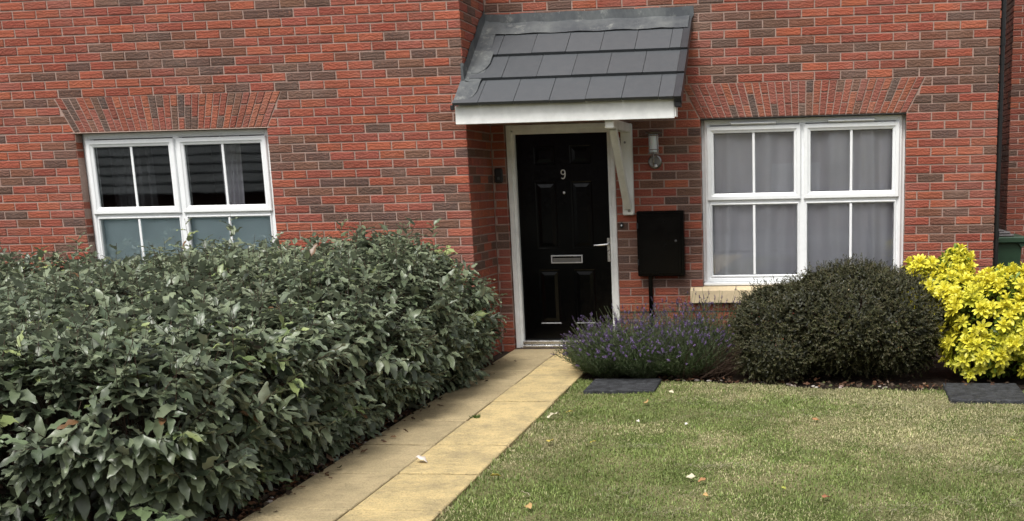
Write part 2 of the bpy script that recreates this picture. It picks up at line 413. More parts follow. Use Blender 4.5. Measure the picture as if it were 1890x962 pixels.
def courses(mb, fr, ua, ub, row0, row1, holes, anchor, parity, seed=0, arches=(), tone=1.0):
    """stretcher bond between ua..ub; anchor = u of a wall end where bond starts; parity = row parity with full bricks there
    holes: (u0,u1,z0,z1); arches: (uL,uR,spread,z0,z1) splayed"""
    c = .075
    for r in range(row0, row1):
        z0 = r*c+.005; z1 = (r+1)*c-.005
        full = (r % 2) == parity
        # brick intervals, laid leftwards and rightwards from anchor
        k0 = int((ua-anchor)/.225)-2; k1 = int((ub-anchor)/.225)+2
        iv = []
        for k in range(k0, k1):
            s = anchor+k*.225+(0 if full else .1125)
            iv.append((s+.005, s+.220))
        for a, b in iv:
            a = max(a, ua); b = min(b, ub)
            if b-a < .02: continue
            parts = [(a, b, a, b)]
            for (h0, h1, hz0, hz1) in holes:
                if (r+.5)*c > hz0 and (r+.5)*c < hz1:
                    np_ = []
                    for (pa, pb, ta, tb) in parts:
                        if pb <= h0 or pa >= h1: np_.append((pa, pb, ta, tb)); continue
                        if pa < h0-.02: np_.append((pa, h0, ta, h0))
                        if pb > h1+.02: np_.append((h1, pb, h1, tb))
                    parts = np_
            for (uL, uR, sp, az0, az1) in arches:
                if (r+.5)*c > az0 and (r+.5)*c < az1:
                    lb = uL-sp*(z0-az0)/(az1-az0)-.008; lt = uL-sp*(z1-az0)/(az1-az0)-.008
                    rb = uR+sp*(z0-az0)/(az1-az0)+.008; rt = uR+sp*(z1-az0)/(az1-az0)+.008
                    np_ = []
                    for (pa, pb, ta, tb) in parts:
                        if min(pa, ta) < lt-.012:
                            np_.append((pa, min(pb, lb), ta, min(tb, lt)))
                        if max(pb, tb) > rt+.012:
                            np_.append((max(pa, rb), pb, max(ta, rt), tb))
                    parts = np_
            for (pa, pb, ta, tb) in parts:
                if pb-pa > .012 and tb-ta > .012:
                    add_brick(mb, fr, pa+.001, pb-.001, ta+.001, tb-.001, z0+.001, z1-.001, tuple(v*tone for v in brick_colour((pa+pb)/2, z0, seed)))
def arch(fr, uL, uR, sp, z0, z1, n, name, parent, seed):
    mb = MB(); cb = (uR-uL)/n; ct = (uR-uL+2*sp)/n; h = z1-z0
    for i in range(n):
        def U(j, z):
            t = (z-z0)/h; return (uL+j*cb)*(1-t)+(uL-sp+j*ct)*t
        cut = z0+h*(.345 if i % 2 else .655)
        for a, b in ((z0+.004, cut-.005), (cut+.005, z1-.004)):
            g = .0045
            base = brnd.choice(RED) if brnd.random() < .8 else brnd.choice(BRN)
            f_ = .88*brnd.uniform(.88, 1.12); col = tuple(min(1, v*f_*m) for v, m in zip(base, (.92, 1.10, 1.18)))
            add_brick(mb, fr, U(i, a)+g, U(i+1, a)-g, U(i, b)+g, U(i+1, b)-g, a, b, col, ch=.003)
    return mb.build(name, M_brick, parent)
def slabs(mb, fr_box, ua, ub, za, zb, holes, t, off=.0065, mi=1):
    """mortar backing with rectangular holes, as boxes; fr_box(u0,u1,out0,out1,z0,z1) adds one box"""
    us = sorted({ua, ub, *[h[0] for h in holes], *[h[1] for h in holes]}); zs = sorted({za, zb, *[h[2] for h in holes], *[h[3] for h in holes]})
    us = [u for u in us if ua <= u <= ub]; zs = [z for z in zs if za <= z <= zb]
    for i in range(len(us)-1):
        run = None
        for k in range(len(zs)-1):
            cu, cz = (us[i]+us[i+1])/2, (zs[k]+zs[k+1])/2
            hole = any(h[0] < cu < h[1] and h[2] < cz < h[3] for h in holes)
            if not hole:
                run = (run[0], zs[k+1]) if run else (zs[k], zs[k+1])
            if (hole or k == len(zs)-2) and run:
                fr_box(us[i], us[i+1], run[0], run[1]); run = None

ZT = 39*.075         # top of the modelled wall
house = empty('brick_house', (-4.5, 0, G), 'red and brown brick house with black front door, grey tiled canopy and two white windows', 'house')
R0 = -28
OPW = 1.81; OPH = -1.5
LW = (XA-1.79-OPW, XA-1.79)               # left window opening
RW = (-.7775-OPW, -.7775)                 # right window opening
DO = (-4.392, -3.368)                     # door opening
XL = -11.3
def frA(u, o, z): return (u, -D-o, z)
def frB(u, o, z): return (u, -o, z)
def frR(u, o, z): return (XA+o, u, z)      # return wall faces +x, u = y
def frL_(X, sgn):
    return lambda u, o, z: (X+sgn*o, u, z)
# left wing wall
mb = MB()
courses(mb, frA, XL, XA, R0, 39, [(LW[0], LW[1], OPH, 0)], XA, 1, 1, arches=[(LW[0], LW[1], .155, 0, .30)])
slabs(mb, lambda a, b, c_, d_: mb.box(a, b, -D+.0065, -D+.10, c_, d_, mi=1), XL, XA-.0065, -2.3, ZT, [(LW[0], LW[1], OPH, 0)], .1)
# brick reveals of the window opening
for X, sg in ((LW[0], 1), (LW[1], -1)):
    courses(mb, frL_(X, sg), -D+.004, -D+.098, -20, 0, [], -D-.122, 1, 5)
mb.build('wall', [M_brick, M_mortar], house)
# rear wing wall
mb = MB()
courses(mb, frB, XA+.006, 0, R0, 39, [(RW[0], RW[1], OPH, 0), (DO[0], DO[1], -3, 0.0)], 0, 0, 2, arches=[(RW[0], RW[1], .155, 0, .30)])
slabs(mb, lambda a, b, c_, d_: mb.box(a, b, .0065, .10, c_, d_, mi=1), XA, -.0065, -2.3, ZT, [(RW[0], RW[1], OPH, 0), (DO[0], DO[1], -2.3, 0)], .1)
for X, sg in ((RW[0], 1), (RW[1], -1), ):
    courses(mb, frL_(X, sg), .004, .098, -20, 0, [], -.122, 1, 6)
for X, sg in ((DO[0], 1), (DO[1], -1)):
    courses(mb, frL_(X, sg), .004, .06, -28, 0, [], -.122, 1, 8)
mb.build('wall', [M_brick, M_mortar], house)
# return wall beside the door
mb = MB()
courses(mb, frR, -D, -.003, R0, 39, [], -D, 0, 3)
mb.box(XA-.10, XA-.0065, -D+.10, .10, -2.3, ZT, mi=1)
mb.build('wall', [M_brick, M_mortar], house)
# right hand gable wall along the gap, and closed rear
mb = MB()
courses(mb, frL_(0, 1), 0, 7.0, R0, 39, [], 0, 1, 4)
mb.box(-.10, -.0065, .10, 7.0, -2.3, ZT, mi=1)
mb.box(XL, -.10, 6.9, 7.0, -2.3, ZT, mi=1)
mb.box(XL-.1, XL, -D+.0065, 7.0, -2.3, ZT, mi=1)
mb.build('wall', [M_brick, M_mortar], house)
arch(frA, LW[0], LW[1], .155, 0, .30, 31, 'brick_arch', house, 1)
arch(frB, RW[0], RW[1], .155, 0, .30, 31, 'brick_arch', house, 2)
# steel lintel edge under each arch
mb = MB(); mb.box(LW[0]-.03, LW[1]+.03, -D-.004, -D+.09, -.006, -.001); mb.build('lintel', plain('lintel_edge', (.50, .36, .30), .6), house)
mb = MB(); mb.box(RW[0]-.0, RW[1]+.0, 0.004, .09, -.006, -.001); mb.build('lintel', M_rubber, house)
# damp proof course as a thin dark line
mb = MB(); mb.box(DO[1]+.002, -.002, -.003, .02, -23*.075-.004, -23*.075+.004); mb.build('damp_proof_course', M_rubber, house)
# rooms behind the windows and the flat ceiling
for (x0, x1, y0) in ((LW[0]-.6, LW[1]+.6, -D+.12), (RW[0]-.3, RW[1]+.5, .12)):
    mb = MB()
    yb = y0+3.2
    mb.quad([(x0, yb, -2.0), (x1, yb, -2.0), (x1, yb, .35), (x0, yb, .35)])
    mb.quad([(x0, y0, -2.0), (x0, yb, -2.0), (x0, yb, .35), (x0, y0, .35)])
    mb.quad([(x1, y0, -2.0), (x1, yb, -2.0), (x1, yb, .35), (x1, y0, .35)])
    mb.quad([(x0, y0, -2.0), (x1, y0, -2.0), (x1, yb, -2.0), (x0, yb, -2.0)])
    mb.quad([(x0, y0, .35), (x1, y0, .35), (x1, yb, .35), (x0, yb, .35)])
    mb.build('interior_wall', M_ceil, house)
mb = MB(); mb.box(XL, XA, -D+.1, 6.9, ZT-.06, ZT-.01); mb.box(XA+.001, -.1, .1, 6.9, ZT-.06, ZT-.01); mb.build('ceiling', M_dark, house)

# ------------------------------------------------------------------ windows
def ring(mb, x0, x1, z0, z1, w, yf, yb, bev=.004, step=.0):
    """rectangular frame with mitred bevelled profile: outer x0..x1, z0..z1, face width w"""
    prof = [(0, 0), (0, -(yb-yf)+.006), (.006, -(yb-yf)), (w*.55, -(yb-yf)), (w*.68, -(yb-yf)+.008), (w-.004, -(yb-yf)+.014), (w, -(yb-yf)+.02), (w, 0)]
    n = len(prof); b = len(mb.v)
    for (cx, cz, sx, sz) in ((x0, z0, 1, 1), (x1, z0, -1, 1), (x1, z1, -1, -1), (x0, z1, 1, -1)):
        for (a, d) in prof:
            mb.v.append((cx+sx*a, yb+d, cz+sz*a)); mb.c.append((1, 1, 1))
    for k in range(4):
        q = (k+1) % 4
        for i in range(n):
            j = (i+1) % n
            mb.f.append((b+k*n+i, b+k*n+j, b+q*n+j, b+q*n+i)); mb.mi.append(0)
def window(x0, yw, vents, lab):
    """x0 = left of the opening, yw = brick face y"""
    y0 = yw+.075                                        # outer frame front
    w = MB()
    X0, X1 = x0+.006, x0+OPW-.006
    X0 += .022; X1 -= .022
    ring(w, X0, X1, -1.462, -.008, .050, y0, y0+.07)
    xm = (X0+X1)/2
    w.box(xm-.030, xm+.030, y0+.004, y0+.069, -1.42, -.05, bev=.006)
    w.box(X0+.045, X1-.045, y0+.006, y0+.068, -.762, -.712, bev=.008)
    # packers either side of the frame
    w.box(x0+.001, X0-.001, y0+.03, y0+.06, -1.46, -.01); w.box(X1+.001, x0+OPW-.001, y0+.03, y0+.06, -1.46, -.01)
    win = w.build('window', M_upvc, house)
    cx = [(X0+.012, xm-.003), (xm+.003, X1-.012)]
    for k, (a, b) in enumerate(cx):
        # opening sash above, stands proud of the frame
        m = MB(); ring(m, a+.010, b-.010, -.722, -.068, .062, y0-.018, y0+.05); m.build('sash', M_upvc, win)
        m = MB(); ring(m, a+.062, b-.062, -.668, -.122, .012, y0+.004, y0+.03); m.build('gasket', M_rubber, win)
        m = MB(); m.box(a+.070, b-.070, y0+.012, y0+.016, -.662, -.128); m.build('pane', M_glass, win)
        gx = (a+b)/2
        m = MB(); m.box(gx-.0115, gx+.0115, y0+.003, y0+.0115, -.664, -.126, bev=.003); m.build('glazing_bar', M_upvc, win)
        # fixed light below
        lo0 = a+.035 if k == 0 else a+.028; lo1 = b-.028 if k == 0 else b-.035
        m = MB(); ring(m, lo0-.004, lo1+.004, -1.418, -.748, .022, y0-.002, y0+.03); m.build('bead', M_upvc, win)
        m = MB(); m.box(lo0+.012, lo1-.012, y0+.012, y0+.016, -1.402, -.766); m.build('pane', M_glass, win)
        m = MB(); m.box(gx-.0115, gx+.0115, y0+.003, y0+.0115, -1.399, -.769, bev=.003); m.build('glazing_bar', M_upvc, win)
        if vents:
            m = MB(); m.box(gx-.205, gx+.205, y0-.040, y0+.002, -.056, -.040, bev=.005)
            m.box(gx-.20, gx+.20, y0-.012, y0+.001, -.063, -.0565); m.build('trickle_vent', M_upvc, win)
    m = MB(); m.box(x0+.004, x0+OPW-.004, y0-.035, y0+.06, -1.492, -1.464, bev=.005); m.build('sill', M_upvc, win)
    return win, y0
wl, yl = window(LW[0], -D, False, 'left'); wl['label'] = 'white window of the left wing above the hedge'
wr, yr = window(RW[0], 0, True, 'right'); wr['label'] = 'white window right of the door above the shrubs'
for (w0, yf, nm) in ((RW, 0, 1), (LW, -D, 0)):
    m = MB()
    m.prism([(yf-.045, -1.640), (yf+.07, -1.640), (yf+.07, -1.497), (yf+.0, -1.500), (yf-.034, -1.520), (yf-.045, -1.530)], 'x', w0[0]-.113, w0[1]+.113)
    m.build('window_sill', M_stone, house)

# curtains and blinds (hang inside the rooms)
def cloth(name, x0, x1, y, z0, z1, folds, amp, mat, label, cat, group=None, seed=0, gather=None):
    nx, nz = 160, 24
    r = np.random.default_rng(seed)
    u = np.linspace(0, 1, nx); w = np.linspace(0, 1, nz)
    ph = r.random(5)*6.28
    U, Wd = np.meshgrid(u, w)
    warp = U+.02*np.sin(Wd*3+ph[0])+.03*np.sin(U*7+ph[1])
    y_ = amp*(np.sin(warp*folds*6.28+ph[2])+.5*np.sin(warp*folds*2.3*6.28+ph[3]+Wd*1.2))*(0.6+.4*Wd)
    y_ += .35*amp*np.sin(U*23+Wd*4+ph[4])
    X = x0+(x1-x0)*U
    if gather: X = X+gather*(np.maximum(0, .5-abs(Wd-.1))*0)
    V = np.stack([X, y+y_, z1+(z0-z1)*Wd], -1).reshape(-1, 3)
    idx = np.arange(nx*nz).reshape(nz, nx)
    F = np.stack([idx[:-1, :-1], idx[:-1, 1:], idx[1:, 1:], idx[1:, :-1]], -1).reshape(-1, 4)
    o = fast(name, V, F, mat, smooth=True)
    sm = o.modifiers.new('thickness', 'SOLIDIFY'); sm.thickness = .002
    return tag(o, label, cat, group)
def mat_cloth(name, col, tr=.25):
    t = NT(name); n = t.mix(t.mapr(t.noise(4, 4), .3, .7, 0, .25), col, tuple(c*.7 for c in col))
    t.set(color=n, rough=.9, spec=.1); t.bump(t.noise(300, 2), .2, .001)
    return t.m
M_curt = mat_cloth('grey_curtain_cloth', (.88, .85, .90)); M_blind = mat_cloth('blue_grey_blind', (.66, .80, .84)); M_curt2 = mat_cloth('dark_grey_curtain', (.12, .12, .125))
xm = (RW[0]+RW[1])/2
cloth('curtain', RW[0]-.02, xm+.01, .185, -1.70, .03, 2.6, .036, M_curt, 'pale grey curtain behind the left half of the window right of the door', 'curtain', 'curtains in the right hand window', 1)
cloth('curtain', xm+.02, RW[1]+.03, .190, -1.70, .03, 2.9, .036, M_curt, 'pale grey curtain behind the right half of the window above the shrubs', 'curtain', 'curtains in the right hand window', 2)
cloth('curtain', LW[0]+.02, LW[0]+.46, -D+.42, -1.9, .05, 4, .03, M_curt2, 'dark grey curtain at the left side of the window above the hedge', 'curtain', None, 3)
cloth('curtain', LW[0]+1.02, LW[0]+1.22, -D+.62, -1.9, .05, 2, .03, M_curt, 'narrow pale curtain seen through the upper right pane above the hedge', 'curtain', None, 4)
m = MB(); m.box(LW[0]+.06, LW[1]-.06, yl+.075, yl+.080, -1.46, -.745); tag(m.build('window_blind', M_blind), 'flat blue grey blind behind the lower panes of the window above the hedge', 'blind')

# ------------------------------------------------------------------ door
yd = .105                                                 # face of the door slab
m = MB()
fx0, fx1 = DO[0]+.008, DO[1]-.008
def jamb_prof(m, x0, x1, z0, z1, yf): m.box(x0, x1, yf, yf+.09, z0, z1, bev=.005)
m.box(fx0, fx0+.046, .035, .13, G, -.004, bev=.005); m.box(fx0+.040, fx0+.072, .052, .13, G+.001, -.066, bev=.006)
m.box(fx1-.046, fx1, .035, .13, G, -.004, bev=.005); m.box(fx1-.072, fx1-.040, .052, .13, G+.001, -.066, bev=.006)
m.box(fx0+.046, fx1-.046, .036, .13, -.052, -.005, bev=.005); m.box(fx0+.060, fx1-.060, .053, .13, -.088, -.047, bev=.006)
m.build('door_frame', M_paint, house)
DX0, DX1, DZ0, DZ1 = fx0+.070, fx1-.070, -1.992, -.086
door = MB()
cols = [(-4.150, -3.950), (-3.812, -3.612)]
rows = [(-.365, -.195), (-1.135, -.520), (-1.840, -1.330)]
us = sorted([DX0, DX1]+[v for c in cols for v in c]); zs = sorted([DZ0, DZ1]+[v for r in rows for v in r])
for i in range(len(us)-1):
    for k in range(len(zs)-1):
        cx_, cz_ = (us[i]+us[i+1])/2, (zs[k]+zs[k+1])/2
        a, b, c_, d_ = us[i], us[i+1], zs[k], zs[k+1]
        if any(c[0] < cx_ < c[1] for c in cols) and any(r[0] < cz_ < r[1] for r in rows):
            lv = [(0, 0), (.010, .006), (.022, .006), (.052, .001)]        # inset, depth : moulded raised panel
            P = [[(a+e, yd+dp, c_+e), (b-e, yd+dp, c_+e), (b-e, yd+dp, d_-e), (a+e, yd+dp, d_-e)] for e, dp in lv]
            for q in range(3):
                for s_ in range(4):
                    t_ = (s_+1) % 4; door.quad([P[q][s_], P[q][t_], P[q+1][t_], P[q+1][s_]])
            door.quad(P[3])
        else: door.quad([(a, yd, c_), (b, yd, c_), (b, yd, d_), (a, yd, d_)])
door.box(DX0, DX1, yd+.012, yd+.045, DZ0, DZ1)
door_o = MB.build(door, 'door', M_black, house)
door_o['label'] = 'glossy black six panel front door'
m = MB(); m.box(fx0+.070, fx1-.070, .02, .13, -2.030, -1.993, bev=.006); m.box(fx0+.070, fx1-.070, -.005, .13, -2.058, -2.033, bev=.006)
m.build('threshold', M_alu, house)
m = MB(); m.box(fx0+.001, fx1-.001, -.03, .13, G-.1, -2.0595, bev=.004); m.build('door_step', plain('dark_step', (.05, .03, .022), .9), house)
# number
nx_, nz_ = -3.877, -.456
m = MB(); pts = [(nx_+.0185*math.sin(t*math.pi/10), yd-.003, nz_+.020+.0205*math.cos(t*math.pi/10)) for t in range(21)]
m.tube(pts, .0052, 8)
pts = [(nx_+.0185, yd-.003, nz_+.020), (nx_+.0190, yd-.003, nz_+.004), (nx_+.0165, yd-.003, nz_-.018), (nx_+.008, yd-.003, nz_-.034), (nx_-.004, yd-.003, nz_-.0385), (nx_-.017, yd-.003, nz_-.032)]
m.tube(pts, [.0052, .0054, .0054, .0054, .0054, .0046], 8)
no = m.build('door_number', M_satin, door_o)
no['label'] = 'silver number 9'
m = MB(); m.lathe([(.012, 0), (.012, .004), (.008, .006), (.004, .0065)], (-3.876, yd, -.622), 'y', 16); m.build('spyhole', M_chrome, door_o)
m = MB(); cx_ = -3.875; z_ = -1.234
ring(m, cx_-.150, cx_+.150, z_-.038, z_+.038, .016, yd-.012, yd)
m.build('letterbox_surround', M_satin, door_o)
m = MB(); m.box(cx_-.132, cx_+.132, yd-.006, yd-.001, z_-.024, z_+.012, bev=.002); m.build('letterbox_flap', M_steel, door_o)
m = MB()
m.box(-3.487, -3.459, yd-.009, yd, -1.262, -1.042, bev=.008)
m.lathe([(.012, 0), (.012, .022), (.010, .045)], (-3.473, yd-.008, -1.100), 'y', 14)
m.lathe([(.009, 0), (.009, .006)], (-3.473, yd-.008, -1.195), 'y', 14)
m.tube([(-3.473, yd-.048, -1.100), (-3.50, yd-.052, -1.102), (-3.56, yd-.053, -1.106), (-3.602, yd-.048, -1.108)], [.010, .010, .009, .007], 10)
m.build('door_handle', M_alu, door_o, smooth=False)

# ------------------------------------------------------------------ canopy over the door
SL = .80
def zr(y): return .110+(y+.95)*SL                        # tile plane
ex = [(-.955, -.675), (-.680, -.400), (-.405, -.02)]
tb = MB(); trn = random.Random(5)
nrm = Vector((0, -SL, 1)).normalized(); sl = Vector((0, 1, SL)).normalized()
for k, (ya, yb) in enumerate(ex):
    off = [0.0, .17, .04][k]
    xL = -4.545 if k == 0 else XA+.004
    xs = [xL]; x = -4.545+.22+off*.8
    while x < -2.72: xs.append(x); x += .3
    xs.append(-2.700)
    for a, b in zip(xs[:-1], xs[1:]):
        if b-a < .03: continue
        g = .0022; th = .026; lift = .027+.004*trn.random()
        f_ = trn.uniform(.92, 1.08); col = tuple(v*f_ for v in (.056, .062, .069))
        p0 = Vector((0, ya, zr(ya)))+nrm*lift; p1 = Vector((0, yb+.03, zr(yb+.03)))+nrm*(.001)
        A = [Vector((a+g, p0.y, p0.z)), Vector((b-g, p0.y, p0.z)), Vector((b-g, p1.y, p1.z)), Vector((a+g, p1.y, p1.z))]
        Bm = [q-nrm*th for q in A]
        A2 = [A[0]+nrm*0-sl*0, A[1], A[2], A[3]]
        b_ = len(tb.v); tb.v += [tuple(q) for q in A2+Bm]; tb.c += [col]*8
        tb.f += [(b_, b_+1, b_+2, b_+3), (b_+7, b_+6, b_+5, b_+4), (b_, b_+4, b_+5, b_+1), (b_+1, b_+5, b_+6, b_+2), (b_+2, b_+6, b_+7, b_+3), (b_+3, b_+7, b_+4, b_)]
        tb.mi += [0]*6
can = tb.build('canopy_roof', M_tile, house); can['label'] = 'lean to canopy of grey flat tiles over the door'
# dry verge caps on the right
vb = MB()
for k, (ya, yb) in enumerate(ex):
    p0 = Vector((0, ya-.004, zr(ya-.004)))+nrm*.030; p1 = Vector((0, yb+.005, zr(yb+.005)))+nrm*.012
    for (x0_, x1_, drop) in ((-2.699, -2.640, 0),):
        top = [Vector((x0_, p0.y, p0.z)), Vector((x1_, p0.y, p0.z)), Vector((x1_, p1.y, p1.z)), Vector((x0_, p1.y, p1.z))]
        bot = [q-nrm*.006 for q in top]
        vb.quad(top); vb.quad(bot[::-1])
        for i in range(4): vb.quad([top[i], bot[i], bot[(i+1) % 4], top[(i+1) % 4]])
        s0, s1 = top[1]+Vector((.0008, 0, 0)), top[2]+Vector((.0008, 0, 0)); dn = nrm*.075
        vb.quad([s0, s1, s1-dn, s0-dn]); o_ = Vector((-.005, 0, 0)); vb.quad([s0+o_, s1+o_, s1-dn+o_, s0-dn+o_]); vb.quad([s0, s0-dn, s0-dn+o_, s0+o_]); vb.quad([s0-dn, s1-dn, s1-dn+o_, s0-dn+o_])
        vb.quad([top[0]-nrm*.006, top[1]-nrm*.006, top[1]-nrm*.05, top[0]-nrm*.05])
vb.build('verge_trim', plain('dark_grey_verge', (.028, .03, .035), .45), can)
# timber deck under tiles, soffit, fascia
m = MB(); m.prism([(-.90, zr(-.90)-.012), (-.001, zr(-.001)-.012), (-.001, zr(-.001)-.05), (-.90, zr(-.90)-.05)], 'x', XA+.002, -2.70)
m.build('soffit', M_old, can)
m = MB(); m.box(-4.543, -2.705, -.905, -.882, -.040, .108, bev=.003); m.build('fascia', M_paint, can)
m = MB(); m.box(-2.704, -2.690, -.900, -.80, -.028, .10, bev=.003); m.build('fascia_return', M_paint, can)
m = MB(); m.box(-2.698, -2.645, -.94, -.86, .045, .10, bev=.004); m.build('eaves_closer', M_blackpl, can)
m = MB(); m.box(-4.57, -4.545, -.945, -.90, .075, .115, bev=.004); m.build('eaves_closer', M_blackpl, can)
# lead flashing : upstand on the wall, apron on the tiles, soakers on the return wall
def sheet(mb, grid_pts, th=.004):
    g = np.array(grid_pts); nz_, nx_, _ = g.shape
    for i in range(nz_-1):
        for j in range(nx_-1):
            mb.quad([g[i, j], g[i, j+1], g[i+1, j+1], g[i+1, j]])
m = MB(); lr = random.Random(9)
yA = -.075
def rowx(x0, x1, n): return [x0+(x1-x0)*i/(n-1) for i in range(n)]
xs = rowx(XA+.004, -2.625, 60)
G1 = []
for (yy, zz, nz_) in ((-.008, .958, .001), (-.011, .88, .003), (-.016, .818, .004), (-.03, zr(-.03)+.032, .002), (-.08, zr(-.08)+.034, .002), (-.170, zr(-.170)+.031, .003)):
    r_ = []
    for x in xs:
        wob = .004*math.sin(x*17+zz*9)+lr.uniform(-1, 1)*nz_*.5
        xx = x
        if zz < .88 and x > -2.7: xx = x-.035*(x+2.7)/.075
        if zz < .80 and x > -2.9: xx = min(xx, -2.652)
        r_.append((xx, yy+wob*.5-(.002 if x > -3.63 else 0), zz+wob))
    G1.append(r_)
sheet(m, G1)
G2 = []
ys = rowx(-.735, -.010, 30)
# soaker strip lying on the tiles along the return wall and its upstand
for (xx, h) in ((XA+.006, .17), (XA+.009, .10), (XA+.014, .048), (XA+.05, .034), (XA+.105, .032), (XA+.155, .029)):
    r_ = []
    for y in ys:
        step = .0
        hh = h
        if h > .15: hh = .150+.012*math.sin(y*23)       # stepped top edge follows courses
        edge = 0
        if xx > XA+.14: edge = .012*math.sin(y*9)
        r_.append((xx+edge, y, zr(y)+hh+.002*math.sin(y*40)))
    G2.append(r_)
sheet(m, G2)
# lead piece dressed round the corner on to the front of the wing, and onto the bottom course
zc = zr(-D)
m.box(XA-.018, XA+.010, -D-.008, -D-.004, zc+.03, zc+.17, bev=0)
P0 = []
for y in rowx(-.93, -.70, 10):
    t = (y+.93)/.23
    P0.append([(x, y, zr(y)+.033) for x in rowx(-4.540, -4.540+.125+.05*min(1, t*2.5)**.5, 6)])
sheet(m, P0)
P1 = []
for y in rowx(-.64, -.38, 8):
    t = (y+.64)/.26
    P1.append([(x, y, zr(y)+.037) for x in rowx(XA+.006, XA+.11+.075*min(1, t*2.5)**.5, 6)])
sheet(m, P1)
m.build('lead_flashing', M_lead, can)
# gallows bracket
br = MB(); br.box(-3.302, -3.200, -.068, -.002, -.835, -.024, bev=.008)
bo = br.build('bracket', M_old, house); bo['label'] = 'weathered white gallows bracket under the canopy'
m = MB(); m.box(-3.290, -3.212, -.865, -.069, -.105, -.024, bev=.008); m.build('beam', M_old, bo)
p0, p1 = Vector((-3.251, -.70, -.10)), Vector((-3.251, -.080, -.765)); dd = (p1-p0); ang = math.atan2(dd.z, dd.y)
Mx = Matrix.Translation((p0+p1)/2) @ Matrix.Rotation(ang, 4, 'X')
m = MB(); m.box(-.033, .033, -dd.length/2, dd.length/2, -.028, .028, M=Mx, bev=.007); m.build('brace', M_old, bo)
m = MB(); m.lathe([(.013, 0), (.013, .003), (.008, .004), (.008, .009)], (-3.240, -.068, -.795), 'y', 8); m.build('bolt', M_steel, bo); m = MB(); m.lathe([(.011, 0), (.011, .003), (.007, .007)], (-3.262, -.068, -.19), 'y', 8); m.build('bolt', M_steel, bo)

# ------------------------------------------------------------------ fittings on the wall
lamp = empty('wall_lamp', (-3.0, 0, -.365), 'steel outdoor lantern with round back plate on the wall right of the bracket', 'lamp')
m = MB(); m.lathe([(.062, 0), (.064, .006), (.060, .016), (.050, .022), (.045, .020)], (-3.0, -.002, -.365), 'y', 36, sx=.97); m.build('back_plate', M_steel, lamp, smooth=False)
m = MB(); m.tube([(-3.003, -.02, -.385), (-3.003, -.075, -.385), (-3.001, -.115, -.375), (-2.999, -.12, -.34), (-2.998, -.12, -.295)], .008, 10); m.build('arm', M_steel, lamp)
m = MB(); m.lathe([(.014, .022), (.010, .030), (.003, .032)], (-2.992, -.002, -.402), 'y', 16); m.build('sensor', plain('white_sensor', (.8, .8, .8), .3), lamp)
frost = NT('frosted_diffuser'); frost.set(color=(.66, .70, .72), rough=.35); frost.b.inputs['Subsurface Weight'].default_value = .3
m = MB(); m.lathe([(.041, -.283), (.043, -.278), (.043, -.135), (.041, -.130)], (-2.995, -.12, 0), 'z', 24); m.build('lamp_shade', frost.m, lamp, smooth=False)
m = MB(); m.lathe([(.052, -.296), (.052, -.287), (.040, -.286)], (-2.995, -.12, 0), 'z', 28)
for k in range(4):
    a = .9+k*math.pi/2; x_, y_ = -2.995+.05*math.cos(a), -.12+.05*math.sin(a)
    m.tube([(x_, y_, -.292), (x_, y_, -.118)], .0048, 6)
for zz in (-.262, -.14):
    pts = [(-2.995+.05*math.cos(t*math.pi/12), -.12+.05*math.sin(t*math.pi/12), zz) for t in range(25)]
    m.tube(pts, .0032, 5, cap=False)
m.build('cage', M_steel, lamp)
m = MB(); m.lathe([(.078, -.120), (.080, -.116), (.060, -.108), (.02, -.098), (.004, -.095)], (-2.990, -.12, 0), 'z', 32); m.build('cap', M_steel, lamp)

mbx = empty('meter_box', (-2.955, 0, -1.385), 'black electricity meter cabinet on the wall between door and window', 'meter box')
m = MB(); m.box(-3.172, -2.742, -.095, .0, -1.388, -.800, bev=.006); m.build('cabinet', M_blackbox, mbx)
m = MB(); m.box(-3.158, -2.770, -.112, -.096, -1.368, -.824, bev=.005); m.box(-3.135, -2.793, -.1155, -.111, -1.345, -.847, bev=.002); m.build('cabinet_door', M_blackbox, mbx)
for z_ in (-.93, -1.26):
    m = MB(); m.tube([(-3.164, -.108, z_-.025), (-3.164, -.108, z_+.025)], .008, 8); m.build('hinge', M_blackpl, mbx)
m = MB(); m.lathe([(.010, 0), (.010, .003), (.007, .004)], (-2.815, -.1155, -1.07), 'y', 12); m.build('lock', plain('dull_lock', (.10, .10, .10), .4, metal=.6), mbx)
m = MB(); m.box(-3.088, -3.050, -.034, -.001, -2.02, -1.389, bev=.004); m.build('cable_cover', M_blackbox, mbx)

def doorbell(x, z, w, h, y, label, dot, dotmat):
    b = MB(); b.box(x-w/2, x+w/2, y-.026, y-.001, z-h/2, z+h/2, bev=min(w, h)*.3)
    o = b.build('doorbell', M_blackpl); tag(o, label, 'doorbell')
    q = MB(); q.lathe([(dot, 0), (dot, .003), (dot*.6, .005)], (x, y-.026, z-h*(.18 if w > .05 else .0)), 'y', 16); q.build('button', dotmat, o)
    return o
doorbell(-4.455, -.455, .078, .135, 0, 'black video doorbell on the brick left of the door frame', .014, plain('grey_button', (.07, .07, .07), .3))
doorbell(-3.323, -.926, .030, .052, 0, 'small black oval doorbell with white button right of the door frame', .008, plain('white_button', (.8, .8, .8), .3))

m = MB(); m.tube([(.034, .13, ZT-.2), (.034, .13, G+.02)], .026, 16)
for zz in (.55, -1.1): m.tube([(.034, .13, zz), (.034, .13, zz+.06)], .031, 16)
tag(m.build('drainpipe', M_blackpl), 'black plastic downpipe on the right hand corner of the house', 'drainpipe')

